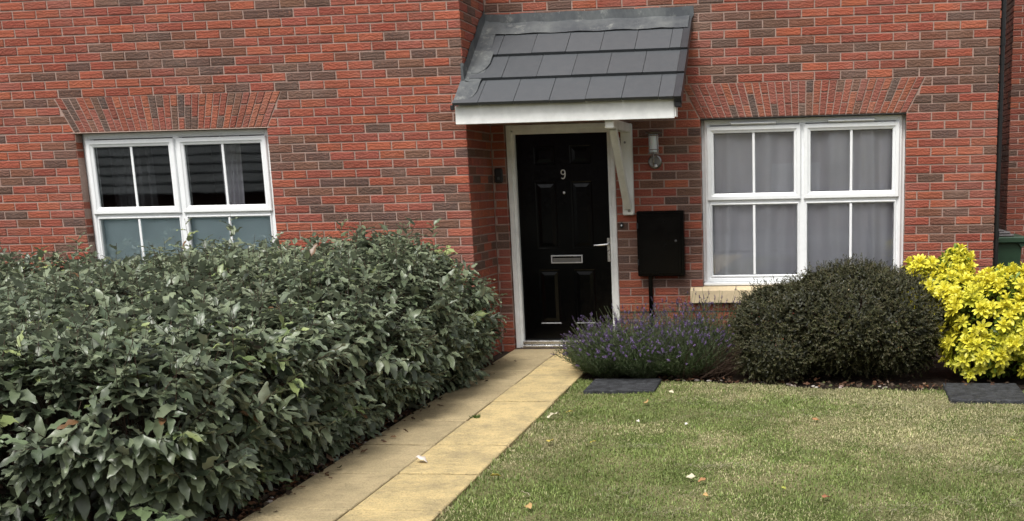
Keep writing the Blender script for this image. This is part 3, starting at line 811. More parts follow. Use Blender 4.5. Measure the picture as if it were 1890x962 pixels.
# ------------------------------------------------------------------ neighbouring house beyond the gap
nb = empty('brick_house', (3.2, 5.1, G), 'neighbouring red brick house standing back beyond the right hand gap', 'house')
NX = .948; NY = 5.1
mb = MB()
courses(mb, lambda u, o, z: (u, NY-o, z), NX, 5.2, R0, 39, [], NX, 1, 21, tone=.72)  # front bricks toned down: shade on this wall put into their colour
mb.box(NX+.0065, 5.2, NY+.0065, NY+.1, -2.3, ZT, mi=1)
mb.build('wall', [M_brick, M_mortar], nb)
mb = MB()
courses(mb, lambda u, o, z: (NX-o, u, z), NY, 11, R0, 39, [], NY, 0, 22, tone=.42)  # side bricks darker still, their colour standing in for shade in the gap
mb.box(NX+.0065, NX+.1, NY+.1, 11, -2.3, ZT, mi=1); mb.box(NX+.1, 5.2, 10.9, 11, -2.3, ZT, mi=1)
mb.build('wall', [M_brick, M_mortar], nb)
mb = MB(); mb.box(NX, 5.2, NY+.1, 10.9, ZT-.06, ZT-.01); mb.build('ceiling', M_dark, nb)

# wheelie bin
bn = empty('wheelie_bin', (.25, 1.35, G), 'green wheeled bin with grey lid standing in the gap behind the house corner', 'bin')
M_bin = plain('green_bin_plastic', srgb(44, 72, 52), .5); M_lid = plain('grey_bin_lid', (.14, .13, .13), .55)
def frust(m, x0, x1, y0, y1, z0, z1, dx, dy, mi=0):
    b = [(x0+dx, y0+dy, z0), (x1-dx, y0+dy, z0), (x1-dx, y1-dy, z0), (x0+dx, y1-dy, z0)]; t = [(x0, y0, z1), (x1, y0, z1), (x1, y1, z1), (x0, y1, z1)]
    m.quad(b[::-1], mi=mi); m.quad(t, mi=mi)
    for i in range(4): j = (i+1) % 4; m.quad([b[i], b[j], t[j], t[i]], mi=mi)
zt = -1.17
m = MB(); frust(m, .05, .445, 1.10, 1.62, G+.06, zt, .05, .06); m.build('bin_body', M_bin, bn)
m = MB(); m.box(.03, .485, 1.06, 1.66, zt-.035, zt+.028, bev=.012); m.prism([(.40, zt-.035), (.485, zt-.035), (.445, zt-.075), (.43, zt-.075)], 'y', 1.08, 1.6)
m.build('rim', M_bin, bn)
m = MB(); m.box(.04, .36, 1.07, 1.66, zt+.029, zt+.05, bev=.008); m.box(.06, .33, 1.10, 1.62, zt+.0505, zt+.075, bev=.010); m.box(.10, .28, 1.15, 1.58, zt+.0755, zt+.090, bev=.006); m.build('lid', M_lid, bn)
m = MB(); m.tube([(.02, 1.56, G+.1), (.07, 1.56, G+.1)], .1, 20); m.build('wheel', M_blackpl, bn); m = MB(); m.tube([(.42, 1.56, G+.1), (.47, 1.56, G+.1)], .1, 20); m.build('wheel', M_blackpl, bn)

# ------------------------------------------------------------------ ground, path, lawn
m = MB(); m.quad([(-160, -160, G-.02), (160, -160, G-.02), (160, 160, G-.02), (-160, 160, G-.02)]); m.build('ground', M_soil, kind='structure')
m = MB(); m.quad([(-60, -22, G-.012), (60, -22, G-.012), (60, -14.5, G-.012), (-60, -14.5, G-.012)]); m.build('road', M_asphalt, kind='structure')
m = MB(); m.box(-60, 60, -14.5, -14.38, G-.15, G+.05, bev=.01); m.build('kerb', plain('concrete_kerb', (.35, .34, .32), .9), kind='structure')
m = MB(); m.quad([(-60, -14.37, G-.008), (60, -14.37, G-.008), (60, -12.5, G-.008), (-60, -12.5, G-.008)]); m.build('pavement', plain('pavement_tarmac', (.10, .10, .10), .9, noise_amt=.3, nscale=50), kind='structure')
def pc(y): return -3.87-.03*(y+2.0)                      # centre line of the path
pth = MB(); prn = random.Random(4)
yk = [-.24, -1.26-.0, -1.92, -2.58, -3.24, -3.90, -4.56, -5.22]
y = -5.22
while y > -12.6: y -= .66; yk.append(y)
yk = [-.035, -.62]+yk[1:]
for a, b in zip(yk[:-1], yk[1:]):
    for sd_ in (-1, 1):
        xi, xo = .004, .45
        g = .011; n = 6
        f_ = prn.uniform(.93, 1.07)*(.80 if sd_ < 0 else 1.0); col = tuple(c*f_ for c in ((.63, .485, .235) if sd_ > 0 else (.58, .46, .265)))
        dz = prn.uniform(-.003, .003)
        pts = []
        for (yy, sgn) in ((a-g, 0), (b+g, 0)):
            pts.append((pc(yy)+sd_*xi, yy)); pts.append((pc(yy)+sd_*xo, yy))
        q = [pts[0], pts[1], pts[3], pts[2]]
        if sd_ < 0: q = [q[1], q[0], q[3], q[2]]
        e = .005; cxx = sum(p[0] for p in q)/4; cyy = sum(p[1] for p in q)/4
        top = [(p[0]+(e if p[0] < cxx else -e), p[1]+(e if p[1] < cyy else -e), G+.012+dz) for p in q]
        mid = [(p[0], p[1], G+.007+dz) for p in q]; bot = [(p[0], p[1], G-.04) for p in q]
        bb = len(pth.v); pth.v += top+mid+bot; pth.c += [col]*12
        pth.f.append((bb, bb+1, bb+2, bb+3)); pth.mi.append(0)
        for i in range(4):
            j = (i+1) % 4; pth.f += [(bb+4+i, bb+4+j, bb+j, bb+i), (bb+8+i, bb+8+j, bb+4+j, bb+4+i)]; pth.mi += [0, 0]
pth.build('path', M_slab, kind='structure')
m = MB(); m.quad([(pc(0)-.44, -.03, G-.004), (pc(0)+.44, -.03, G-.004), (pc(-12.5)+.44, -12.5, G-.004), (pc(-12.5)-.44, -12.5, G-.004)])
m.build('path_bedding', plain('joint_mortar', (.08, .06, .035), .95), kind='structure')
# lawn sheet : gently uneven
def lawn_back(x):
    return np.interp(x, [-3.5, -3.3, -2.85, -2.7, -2.3, -1.9, -1.5, -.7, 0, 4], [-1.62, -1.66, -1.70, -1.74, -1.72, -1.84, -1.96, -2.02, -2.0, -1.95])+.03*np.sin(x*9)+.02*np.sin(x*23)-.02
def lawn_left(y): return pc(y)+.462
def lawn_z(x, y): return G-.006+.012*(vnoise(np.stack([x, y, x*0], -1), .9)-.5)+.006*(vnoise(np.stack([x, y, x*0+5], -1), 4)-.5)
ny, nx = 130, 130
T1, T2 = np.meshgrid(np.linspace(0, 1, ny), np.linspace(0, 1, nx), indexing='ij')
Xg = np.zeros_like(T1); Yg = np.zeros_like(T1)
x_r = 9.0
for it in range(1):
    yv = -12.4+(T1)*(12.4-1.7); Xg = lawn_left(yv)+T2**1.5*(x_r-lawn_left(yv)); Yg = -12.4+T1*(lawn_back(Xg)+12.4)
V = np.stack([Xg, Yg, lawn_z(Xg, Yg)], -1).reshape(-1, 3); idx = np.arange(nx*ny).reshape(ny, nx)
F = np.stack([idx[:-1, :-1], idx[:-1, 1:], idx[1:, 1:], idx[1:, :-1]], -1).reshape(-1, 4)
fast('lawn', V, F, M_lawn, kind='structure', smooth=True)

# inspection covers
COVERS = [(-3.275, -2.745, -2.20, -1.70), (-.640, -.115, -2.54, -1.90)]
def mat_cover():
    t = NT('black_slate_cover')
    c = t.mix(t.mapr(t.noise(17, 6, .8), .42, .66, 0, 1), (.010, .011, .013), (.070, .074, .082))
    c = t.mix(t.mapr(t.noise(90, 4, .7), .64, .74, 0, .6), c, (.18, .17, .16))
    t.set(color=c, rough=.75); t.bump(t.noise(40, 6, .75), 1, .02); return t.m
M_cov = mat_cover()
for k, (a, b, c_, d_) in enumerate(COVERS):
    m = MB(); m.box(a, b, c_, d_, G-.02, G+.020, bev=.006)
    o = m.build('drain_cover', M_cov, loc=((a+b)/2, (c_+d_)/2, G-.02))
    o.rotation_euler = (0, 0, (.02, -.03)[k])
    tag(o, ('black slate cover on the lawn edge in front of the lavender', 'black slate cover on the lawn edge below the yellow shrub')[k], 'drain cover', 'slate covers along the lawn edge')

# ------------------------------------------------------------------ grass
def in_cover(x, y):
    r = np.zeros(len(x), bool)
    for (a, b, c_, d_) in COVERS: r |= (x > a+.006) & (x < b-.006) & (y > c_+.012) & (y < d_)
    return r
def make_grass(N, xa, xb, ya, yb, hmin, hmax, wid):
    x = rng.uniform(xa, xb, N); y = ya+(yb-ya)*rng.random(N)**.85
    e = rng.normal(0, .012, N)
    ok = (y < lawn_back(x)+e*2) & (x > lawn_left(y)-.022+np.abs(e)*1.2) & ~in_cover(x, y)
    x, y = x[ok], y[ok]; n = len(x)
    z = lawn_z(x, y)
    pp = np.stack([x, y, x*0], -1)
    dry = vnoise(pp, 1.1)*.5+vnoise(pp+9, 3.2)*.3+vnoise(pp+4, 9)*.2
    far = np.clip((y+4.3)/2.2, 0, 1)*np.clip((x+3.2)/.8, 0, 1)
    right = np.clip((x-.2)/.8, 0, 1)
    dry = dry+.13*far-.08*right-.01
    pd = 1/(1+np.exp(-(dry-.53)*22))
    isdry = rng.random(n) < pd*.80+.04
    h = rng.uniform(hmin, hmax, n)*(.75+.5*vnoise(pp+2, 5))*np.where(isdry, .8, 1)
    near_edge = (x-lawn_left(y)) < .06
    h *= np.where(near_edge, 1.25, 1)
    a = rng.uniform(0, 2*np.pi, n); lean = rng.uniform(.15, 1.1, n)*np.where(isdry, 1.5, 1)
    dx, dy = np.cos(a), np.sin(a); px, py = -dy, dx
    w = wid*rng.uniform(.6, 1.3, n)
    base = np.stack([x, y, z-.004], -1); side = np.stack([px, py, px*0], -1)*w[:, None]
    mid = base+np.stack([dx*lean*h*.35, dy*lean*h*.35, h*.62], -1)
    up = np.maximum(.15, 1-lean*.35)
    tip = base+np.stack([dx*lean*h, dy*lean*h, h*up], -1)
    V = np.stack([base-side, base+side, mid+side*.8, mid-side*.8, tip], 1).reshape(-1, 3)
    i = np.arange(n)*5
    F4 = np.stack([i, i+1, i+2, i+3], -1); F3 = np.stack([i+3, i+2, i+4], -1)
    g1 = np.array([.188, .248, .064]); g2 = np.array([.28, .325, .115]); g3 = np.array([.130, .190, .050]); d1 = np.array([.52, .47, .28]); d2 = np.array([.40, .37, .19])
    t = rng.random((n, 1)); gcol = np.where(rng.random((n, 1)) < .5, g1*(1-t)+g2*t, g1*(1-t)+g3*t)
    dcol = d1*(1-t)+d2*t
    tone = .62+.42*vnoise(pp+3, 2.1)+.34*vnoise(pp+8, 7)
    c = np.where(isdry[:, None], dcol, gcol)*rng.uniform(.8, 1.2, (n, 1))*tone[:, None]
    return V, F4, F3, np.repeat(c, 5, axis=0)
parts = [make_grass(260000, -3.5, 2.0, -6.1, -1.6, .010, .027, .0020), make_grass(45000, -3.5, 9, -11, -1.7, .018, .036, .003)]
V = np.concatenate([p[0] for p in parts]); off = np.cumsum([0]+[len(p[0]) for p in parts[:-1]])
F4 = np.concatenate([p[1]+o for p, o in zip(parts, off)]); F3 = np.concatenate([p[2]+o for p, o in zip(parts, off)])
tag(fast('grass', V, [F4, F3], M_grass, np.concatenate([p[3] for p in parts])), 'short mown lawn grass with dry patches', 'grass', kind='stuff')
# dead thatch lying in the lawn
def thatch():
    cen = []
    for (x, y, r, k) in [(-1.9,-3.0,.35,170),(-.9,-2.7,.4,200),(-2.4,-2.6,.35,170),(-2.6,-3.9,.10,60),(-2.08,-4.35,.12,80),(-2.45,-4.9,.16,60),(-1.0,-3.9,.14,70),(-.55,-3.5,.2,80),(-.75,-5.0,.2,100),(-1.25,-5.1,.14,70),(-2.3,-5.2,.15,60),(-.3,-3.1,.2,80),(-1.6,-2.5,.4,170),(-.6,-4.4,.16,90)]:
        k = int(k*1.2)
        cen.append(np.stack([x+rng.normal(0, r*.8, k), y+rng.normal(0, r*.28, k)], -1))
    c = np.concatenate(cen); c = c[(c[:, 1] < lawn_back(c[:, 0])-.03) & ~in_cover(c[:, 0], c[:, 1])]; n = len(c)
    a = rng.normal(0, .7, n); L = rng.uniform(.02, .06, n)
    d = np.stack([np.cos(a), np.sin(a), rng.uniform(-.15, .15, n)], -1)
    P = np.stack([c[:, 0], c[:, 1], lawn_z(c[:, 0], c[:, 1])+rng.uniform(.014, .028, n)], -1)
    s = np.cross(d, [0, 0, 1])*.0011; bow = np.array([0, 0, .006])
    V = np.stack([P-s, P+s, P+d*L[:, None]*.5+s+bow, P+d*L[:, None]*.5-s+bow, P+d*L[:, None]], 1).reshape(-1, 3)
    i = np.arange(n)*5
    col = np.array([.40, .36, .25])*rng.uniform(.6, 1.15, (n, 1))
    tag(fast('thatch', V, [np.stack([i, i+1, i+2, i+3], -1), np.stack([i+3, i+2, i+4], -1)], M_grass, np.repeat(col, 5, 0)), 'wisps of dead straw lying in the lawn', 'straw', kind='stuff')
thatch()

# ------------------------------------------------------------------ leaf templates
def leaf_template(wave, seed, fold=.10, st=(0, .12, .32, .55, .78, .93, 1), wd=(0.10, .55, .92, 1.0, .72, .34, 0), teeth=0.0):
    r = np.random.default_rng(seed); P = [(0, 0, 0)]
    ph = r.random()*6
    for t, w in list(zip(st, wd))[1:-1]:
        for s in (-1, 0, 1):
            z = 0 if s == 0 else fold*w+wave*math.sin(t*13+ph+s*1.7)
            ww = w*.5*(1+teeth*math.sin(t*25+s+ph))
            P.append((t, s*ww, z))
    P.append((1, 0, 0)); k = len(P); m_ = len(st)-2
    q = []; t3 = [(0, 1, 2), (0, 2, 3)]
    for i in range(m_-1):
        b = 1+i*3; q += [(b+3, b+4, b+1, b), (b+4, b+5, b+2, b+1)]
    b = 1+(m_-1)*3; t3 += [(b+1, b, k-1), (b+2, b+1, k-1)]
    return np.array(P, float), [np.array(q), np.array(t3)]
HT = [leaf_template(.065, s, .07, st=(0, .10, .25, .42, .60, .78, .92, 1), wd=(.1, .52, .88, 1.0, .86, .55, .26, 0), teeth=.18) for s in range(6)]
ST = [leaf_template(.0, s, .12, st=(0, .35, .75, 1), wd=(0, .9, .8, 0)) for s in range(2)]
YT = [leaf_template(.02, s, .08, st=(0, .15, .4, .65, .88, 1), wd=(.1, .3, .72, 1.0, .62, 0)) for s in range(3)]

# ------------------------------------------------------------------ hedge
HX0, HX1, HY0, HY1 = -10.6, -4.30, -6.0, -.80
def hedge_depth(p):
    """signed depth below the clipped surface (metres, >0 inside) and outward normal (approx)"""
    x, y, z = p[:, 0], p[:, 1], p[:, 2]
    nz = vnoise(p, 1.6)-.5; n2 = vnoise(p+7, 4.5)-.5
    yy = np.clip((y+1.0)/-4.6, 0, 1)
    sx = np.clip((x+6.9)/1.2, 0, 1); top = -1.19+.14*sx*sx*(3-2*sx)-.20*yy**1.3+.18*nz+.09*n2
    zf = (z-G)/(1.05)
    bulge = .17*np.sin(np.clip(zf, 0, 1)*np.pi)**.8-.10
    xr = -4.27+bulge-.015*(y+1)+.10*nz+.08*n2
    xr = xr-.03*np.clip(-(y+2.5), 0, 3)
    yf = -5.85-.15*np.clip(zf, 0, 1)+.3*nz+.1*n2
    yb = -.80
    d = np.stack([top-z, xr-x, y-yf, yb-y], -1)
    # rounded minimum
    k = .16
    dm = -k*np.log(np.exp(-np.clip(d, -3, 3)/k).sum(-1))
    w = np.exp(-np.clip(d, -3, 3)/k); w /= w.sum(-1, keepdims=True)
    N = np.stack([w[:, 1], -w[:, 2]+w[:, 3]*.3, w[:, 0]], -1)
    return dm, unit(N)
def sample_hedge(n, d0, d1, box=None):
    out = []; no = []
    tot = 0
    while tot < n:
        p = rng.uniform([HX0, -6.6, G+.05], [-3.95, -.76, -.80], (400000, 3))
        d, N = hedge_depth(p); ok = (d > d0) & (d < d1)
        # rear face and far left are never seen : thin them
        out.append(p[ok]); no.append(N[ok]); tot += ok.sum()
    P = np.concatenate(out)[:n]; N = np.concatenate(no)[:n]
    return P, N
hedge = empty('hedge', (-6.6, -3.2, G), 'large leafy grey green evergreen hedge filling the bed left of the path', 'hedge')
NSH = 4700
P0, N0 = sample_hedge(NSH, .02, .14)
up = np.array([0, 0, 1.0])
topness = N0[:, 2:3]
sdir = unit(N0*(.75-.35*topness)+up*(.25+.55*topness)+rng.normal(0, .30, (NSH, 3)))
slen = rng.uniform(.10, .22, NSH)*(1+.8*(rng.random(NSH) < .07)*topness[:, 0])
LP, LD, LN, LL, LC, LB = [], [], [], [], [], []
near = np.clip((-P0[:, 1]-4.0)/2, 0, 1)
greens = np.array([[.102, .132, .076], [.134, .164, .098], [.070, .096, .056], [.160, .190, .118], [.112, .138, .090]])
tw_v, tw_f = [], []
nl = 9
t_ = np.linspace(.12, 1, nl)
shoot_tone = rng.uniform(.78, 1.2, (NSH, 1))
young = (rng.random(NSH) < .05)
for i, t in enumerate(t_):
    ang = i*2.4+rng.uniform(0, 6.28, NSH)*.15+np.arange(NSH)
    a = unit(np.cross(sdir, np.array([.13, .27, .95]))); b = np.cross(sdir, a)
    rad = a*np.cos(ang)[:, None]+b*np.sin(ang)[:, None]
    pos = P0+sdir*(slen*t-.05)[:, None]
    dirn = unit(rad*(.85-.25*t)+sdir*(.15+.35*t)+N0*np.array([1, 1, 0])*.35+rng.normal(0, .12, (NSH, 3))-up*(.42*(1-topness)+.12))
    nn = unit(sdir*.55+up*.95-rad*.05+rng.normal(0, .20, (NSH, 3)))
    L = rng.uniform(.085, .150, NSH)*(1-.35*max(0, t-.7)/.3)
    LP.append(pos); LD.append(dirn); LN.append(nn); LL.append(L); LB.append(rng.uniform(0, .28, NSH))
    c = greens[rng.integers(0, 5, NSH)]*shoot_tone*rng.uniform(.85, 1.15, (NSH, 1))
    c = np.where(young[:, None], c*np.array([1.5, 1.5, 1.0]), c)
    brown = rng.random(NSH) < .0018
    c = np.where(brown[:, None], np.array([.14, .075, .035]), c)
    LC.append(c)
# inner filler leaves, greens darkened to imitate shade deep in the gaps
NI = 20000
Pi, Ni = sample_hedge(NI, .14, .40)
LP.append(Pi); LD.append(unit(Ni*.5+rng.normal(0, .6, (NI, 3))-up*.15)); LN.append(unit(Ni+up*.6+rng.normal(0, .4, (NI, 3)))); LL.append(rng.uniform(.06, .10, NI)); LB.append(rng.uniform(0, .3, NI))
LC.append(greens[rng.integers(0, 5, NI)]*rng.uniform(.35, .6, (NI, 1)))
# low stray spray of bigger leaves at the near end
def spray(p0, p1, n, L0, seed):
    r = np.random.default_rng(seed); p0 = np.array(p0); p1 = np.array(p1); d = unit(p1-p0)
    t = np.linspace(0, 1, n); pos = p0+(p1-p0)*t[:, None]+np.array([0, 0, .05])*np.sin(t*3.1)[:, None]
    s = unit(np.cross(d, up)); sg = np.where(np.arange(n) % 2, 1, -1)[:, None]
    dr = unit(d*.75+s*sg*.8+r.normal(0, .15, (n, 3)))
    nn = unit(up+r.normal(0, .25, (n, 3)))
    return pos, dr, nn, L0*r.uniform(.8, 1.15, n)
sp = [spray((-4.95, -6.35, -1.80), (-4.50, -6.55, -1.74), 12, .10, 1), spray((-5.15, -6.3, -1.95), (-4.75, -6.6, -1.93), 10, .10, 2), spray((-4.60, -5.75, -1.93), (-4.28, -5.85, -1.96), 10, .095, 3), spray((-4.65, -5.1, -1.90), (-4.22, -5.05, -1.97), 9, .09, 4), spray((-5.1, -5.9, -1.62), (-4.72, -6.2, -1.52), 10, .10, 5)]
sp += [spray((x_, y_, z_-.30), (x_+.04, y_-.03, z_), 9, .085, 10+k_) for k_, (x_, y_, z_) in enumerate([(-7.85, -1.25, -.93), (-7.72, -1.35, -1.02), (-6.72, -1.2, -.95), (-6.55, -1.3, -1.0), (-5.55, -1.1, -.84), (-5.0, -1.05, -.86), (-4.75, -1.1, -.86), (-6.1, -1.2, -.93), (-8.2, -1.4, -1.05)])]
a_, b_, c__, d__ = [np.concatenate([s[i] for s in sp]) for i in range(4)]

LP.append(a_); LD.append(b_); LN.append(c__); LL.append(d__); LC.append(np.array([.11, .15, .075])*rng.uniform(.8, 1.2, (len(a_), 1))); LB.append(rng.uniform(0, .3, len(a_)))
LP, LD, LN, LL, LC, LB = map(np.concatenate, (LP, LD, LN, LL, LC, LB))
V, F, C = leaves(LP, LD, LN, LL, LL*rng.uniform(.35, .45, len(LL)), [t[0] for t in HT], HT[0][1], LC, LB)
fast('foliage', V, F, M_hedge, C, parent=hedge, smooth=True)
# woody shoots
def stems(P, Q, r0, r1, name, mat, parent, col=None):
    n = len(P); d = unit(Q-P); a = unit(np.cross(d, np.array([.3, .2, .93]))); b = np.cross(d, a)
    V = []
    for base, r in ((P, r0), (Q, r1)):
        for k in range(4):
            V.append(base+a*(r*math.cos(k*1.5708))+b*(r*math.sin(k*1.5708)))
    V = np.stack(V, 1).reshape(-1, 3); i = np.arange(n)*8
    F = np.concatenate([np.stack([i+k, i+(k+1) % 4, i+4+(k+1) % 4, i+4+k], -1) for k in range(4)])
    return fast(name, V, F, mat, None if col is None else np.repeat(col, 8, 0), parent=parent)
Pd = P0-N0*rng.uniform(.1, .4, (NSH, 1))-up*.1; Pd[:, 2] = np.maximum(Pd[:, 2], G+.03)
Pa = np.concatenate([P0, Pd]); Pb = np.concatenate([P0+sdir*slen[:, None], P0])
stems(Pa, Pb, .0022, .0012, 'branches', M_twig, hedge)
# dark woody core : gnarled trunks rising from the bed, so no light leaks under the leaves
nt_ = 700
tx = rng.uniform(HX0+.3, -4.75, nt_); ty = rng.uniform(-5.6, -1.1, nt_)
A = np.stack([tx, ty, np.full(nt_, G-.01)], -1); Bp = A+np.stack([rng.normal(0, .18, nt_), rng.normal(0, .18, nt_), rng.uniform(.4, .75, nt_)], -1)
stems(A, Bp, .013, .006, 'trunks', M_twig, hedge)
# ------------------------------------------------------------------ dark rounded shrub
def ell_surf(n, c, r, zmin, power=2.3, lump=.10, seed=0):
    d = unit(rng.normal(0, 1, (n*2, 3)));
    s = (np.abs(d)**power).sum(-1)**(-1/power)
    p = d*s[:, None]*np.array(r)
    lum = 1+lump*(vnoise(p+seed, 3.0)-.5)*2+lump*.5*(vnoise(p+seed+5, 8)-.5)*2
    p = p*lum[:, None]+np.array(c)
    ok = p[:, 2] > zmin
    return p[ok][:n], unit(d/np.array(r))[ok][:n]
def cheap(P, Dn, Nn, L, W, C_, name, mat, parent, T=ST):
    V, F, C = leaves(P, Dn, Nn, L, W, [t[0] for t in T], T[0][1], C_)
    return fast(name, V, F, mat, C, parent=parent)
shr = empty('round_shrub', (-1.40, -1.15, G), 'dark olive clipped round shrub with tiny leaves under the right window', 'shrub')
SL_ = [((-1.30, -1.10, -1.64), (.58, .70, .435), 5200, 1), ((-1.78, -1.12, -1.70), (.42, .58, .335), 3400, 2), ((-.95, -1.12, -1.66), (.40, .64, .41), 3400, 3), ((-1.86, -1.50, -1.84), (.30, .30, .21), 1500, 4), ((-1.05, -1.45, -1.68), (.36, .34, .26), 1500, 5), ((-1.55, -1.42, -1.60), (.34, .34, .24), 1500, 6)]
SL_ = [((a[0], a[1]-.12, a[2]-.01), b, c_, d_) for a, b, c_, d_ in SL_]
def lobed(sc, dens, lump):
    A_, B_ = [], []
    for c_, r_, k, sd in SL_:
        p, n_ = ell_surf(int(k*dens), c_, tuple(v*sc for v in r_), G+.03, 2.3, lump, sd*3.3)
        ok = np.ones(len(p), bool)
        for c2, r2, _, s2 in SL_:
            if s2 != sd: ok &= (((p-np.array(c2))/(np.array(r2)*sc))**2).sum(-1) > .80
        A_.append(p[ok]); B_.append(n_[ok])
    return np.concatenate(A_), np.concatenate(B_)
Pc, Nc = lobed(1, .85, .12)
K = 13
tw = unit(Nc+rng.normal(0, .35, Nc.shape)+up*.25); tl = rng.uniform(.035, .085, len(Pc))
Pr = Pc-Nc*rng.uniform(0, .10, (len(Pc), 1))
Ps, Ds, Ns = [], [], []
for i in range(K):
    t = i/(K-1); rad = unit(np.cross(tw, rng.normal(0, 1, tw.shape)))
    Ps.append(Pr+tw*(tl*t)[:, None]); Ds.append(unit(rad+tw*(.5+.5*t))); Ns.append(unit(tw+up*.3+rng.normal(0, .3, tw.shape)))
Ps, Ds, Ns = map(np.concatenate, (Ps, Ds, Ns)); n = len(Ps)
base = np.array([[.058, .062, .024], [.074, .076, .028], [.064, .056, .028], [.044, .050, .020], [.086, .074, .034]])[rng.integers(0, 5, n)]
tone = np.tile(rng.uniform(.7, 1.3, (len(Pc), 1)), (K, 1))
cheap(Ps, Ds, Ns, rng.uniform(.012, .020, n), rng.uniform(.005, .008, n), base*tone, 'foliage', M_darkleaf, shr)
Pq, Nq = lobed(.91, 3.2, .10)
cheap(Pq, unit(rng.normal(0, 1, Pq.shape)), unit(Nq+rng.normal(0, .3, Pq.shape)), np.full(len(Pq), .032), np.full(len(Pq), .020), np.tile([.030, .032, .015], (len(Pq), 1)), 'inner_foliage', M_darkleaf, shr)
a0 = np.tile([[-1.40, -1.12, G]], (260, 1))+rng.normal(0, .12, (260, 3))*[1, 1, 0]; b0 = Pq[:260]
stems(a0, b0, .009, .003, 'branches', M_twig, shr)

# ------------------------------------------------------------------ yellow shrub
yel = empty('yellow_shrub', (-.10, -1.25, G), 'bright yellow leafed mock orange shrub at the right hand corner of the house', 'shrub')
lobes = [((-.06, -1.32, -1.68), (.56, .52, .40), 640), ((.42, -1.25, -1.70), (.46, .50, .38), 460), ((-.47, -1.05, -1.30), (.15, .17, .20), 95), ((-.72, -1.02, -1.36), (.15, .17, .16), 90), ((-.50, -1.18, -1.52), (.30, .30, .22), 190), ((-.02, -1.1, -1.38), (.20, .22, .13), 110), ((-.34, -1.58, -1.86), (.24, .24, .20), 110)]
lobes = [((a[0], a[1]-.10, a[2]), b, k) for a, b, k in lobes]
WP, WN = [], []
for c_, r_, k in lobes:
    p, n_ = ell_surf(k, c_, r_, G+.07, 2.1, .16, c_[0]*3)
    ok = np.ones(len(p), bool)
    for c2, r2, _ in lobes:
        if c2 != c_: ok &= (((p-np.array(c2))/np.array(r2))**2).sum(-1) > .72
    WP.append(p[ok]); WN.append(n_[ok])
WP, WN = np.concatenate(WP), np.concatenate(WN)
depth = rng.uniform(0, 1, len(WP))**1.5; WP = WP-WN*(depth*.08)[:, None]
axis = unit(WN*.75+up*.45+rng.normal(0, .22, WP.shape))
Ps, Ds, Ns, Ls, Cs = [], [], [], [], []
lowz = np.clip((-1.62-WP[:, 2])/.4, 0, 1)
for ringi, (nl_, tilt, ll, lft) in enumerate(((7, .95, .066, 0), (6, .45, .056, .012), (4, .12, .036, .020))):
    for j in range(nl_):
        ang = j*2*np.pi/nl_+ringi*.5+np.arange(len(WP))*1.1+rng.normal(0, .15, len(WP))
        a = unit(np.cross(axis, np.array([.2, .3, .9]))); b = np.cross(axis, a)
        rad = a*np.cos(ang)[:, None]+b*np.sin(ang)[:, None]
        Ps.append(WP+axis*lft); Ds.append(unit(rad*tilt+axis*(1-tilt*.75)-up*.15*tilt)); Ns.append(unit(axis-rad*(1-tilt)*.8))
        Ls.append(ll*rng.uniform(.8, 1.2, len(WP)))
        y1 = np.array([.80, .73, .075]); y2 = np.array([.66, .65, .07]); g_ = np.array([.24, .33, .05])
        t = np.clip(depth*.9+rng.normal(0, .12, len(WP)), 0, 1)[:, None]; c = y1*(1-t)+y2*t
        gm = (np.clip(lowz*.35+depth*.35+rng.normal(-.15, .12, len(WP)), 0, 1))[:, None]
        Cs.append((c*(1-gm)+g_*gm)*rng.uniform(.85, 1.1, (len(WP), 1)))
Ps, Ds, Ns, Ls, Cs = map(np.concatenate, (Ps, Ds, Ns, Ls, Cs))
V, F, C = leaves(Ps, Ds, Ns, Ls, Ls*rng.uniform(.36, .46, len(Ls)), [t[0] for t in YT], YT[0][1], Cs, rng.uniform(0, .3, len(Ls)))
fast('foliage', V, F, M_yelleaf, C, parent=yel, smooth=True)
# older green leaves inside
Pq = []
for c_, r_, k in lobes:
    p, n_ = ell_surf(int(k*3.0), c_, tuple(v*.86 for v in r_), G+.05, 2.1, .1); Pq.append(p)
Pq = np.concatenate(Pq); n = len(Pq)
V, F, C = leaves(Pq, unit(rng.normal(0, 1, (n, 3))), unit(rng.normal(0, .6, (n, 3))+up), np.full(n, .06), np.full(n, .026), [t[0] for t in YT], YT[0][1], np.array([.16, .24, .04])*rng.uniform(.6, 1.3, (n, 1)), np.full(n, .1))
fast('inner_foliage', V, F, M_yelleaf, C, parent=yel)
k = len(WP); a0 = np.stack([rng.normal(0, .12, k)+np.where(WP[:, 0] > .2, .4, -.1), rng.normal(-1.25, .1, k), np.full(k, G)], -1)
stems(a0, WP, .006, .002, 'branches', M_twig, yel)

# ------------------------------------------------------------------ lavender
lav = empty('lavender_bush', (-2.85, -1.15, G), 'spreading lavender with purple flower spikes beside the door', 'shrub')
CLS = 1.05
CL = np.array([[-3.20, -1.38, .30, .80], [-3.05, -1.02, .30, .98], [-2.92, -1.42, .28, .84], [-2.66, -1.05, .30, 1.06], [-2.58, -1.38, .26, .86], [-2.38, -.98, .24, 1.08], [-3.30, -1.12, .22, .78]])
CL[:, 1] -= .10
def lav_stems(n, rr, h0, h1, spread):
    k = rng.integers(0, len(CL), n); c = CL[k]
    a = rng.uniform(0, 2*np.pi, n); q = rng.random(n)**.5
    base = np.stack([c[:, 0]+np.cos(a)*q*.10*rr, c[:, 1]+np.sin(a)*q*.10*rr, np.full(n, G)], -1)
    out = np.stack([np.cos(a)*q*spread*.8, np.sin(a)*q*spread*.8, np.ones(n)], -1)+rng.normal(0, .27, (n, 3))*[1, 1, .2]
    d = unit(out); h = rng.uniform(h0, h1, n)*c[:, 3]*CLS*(1-.12*q**2)
    return base, d, h, q
base, d, h, q = lav_stems(1700, 1, .38, .62, 1.15)
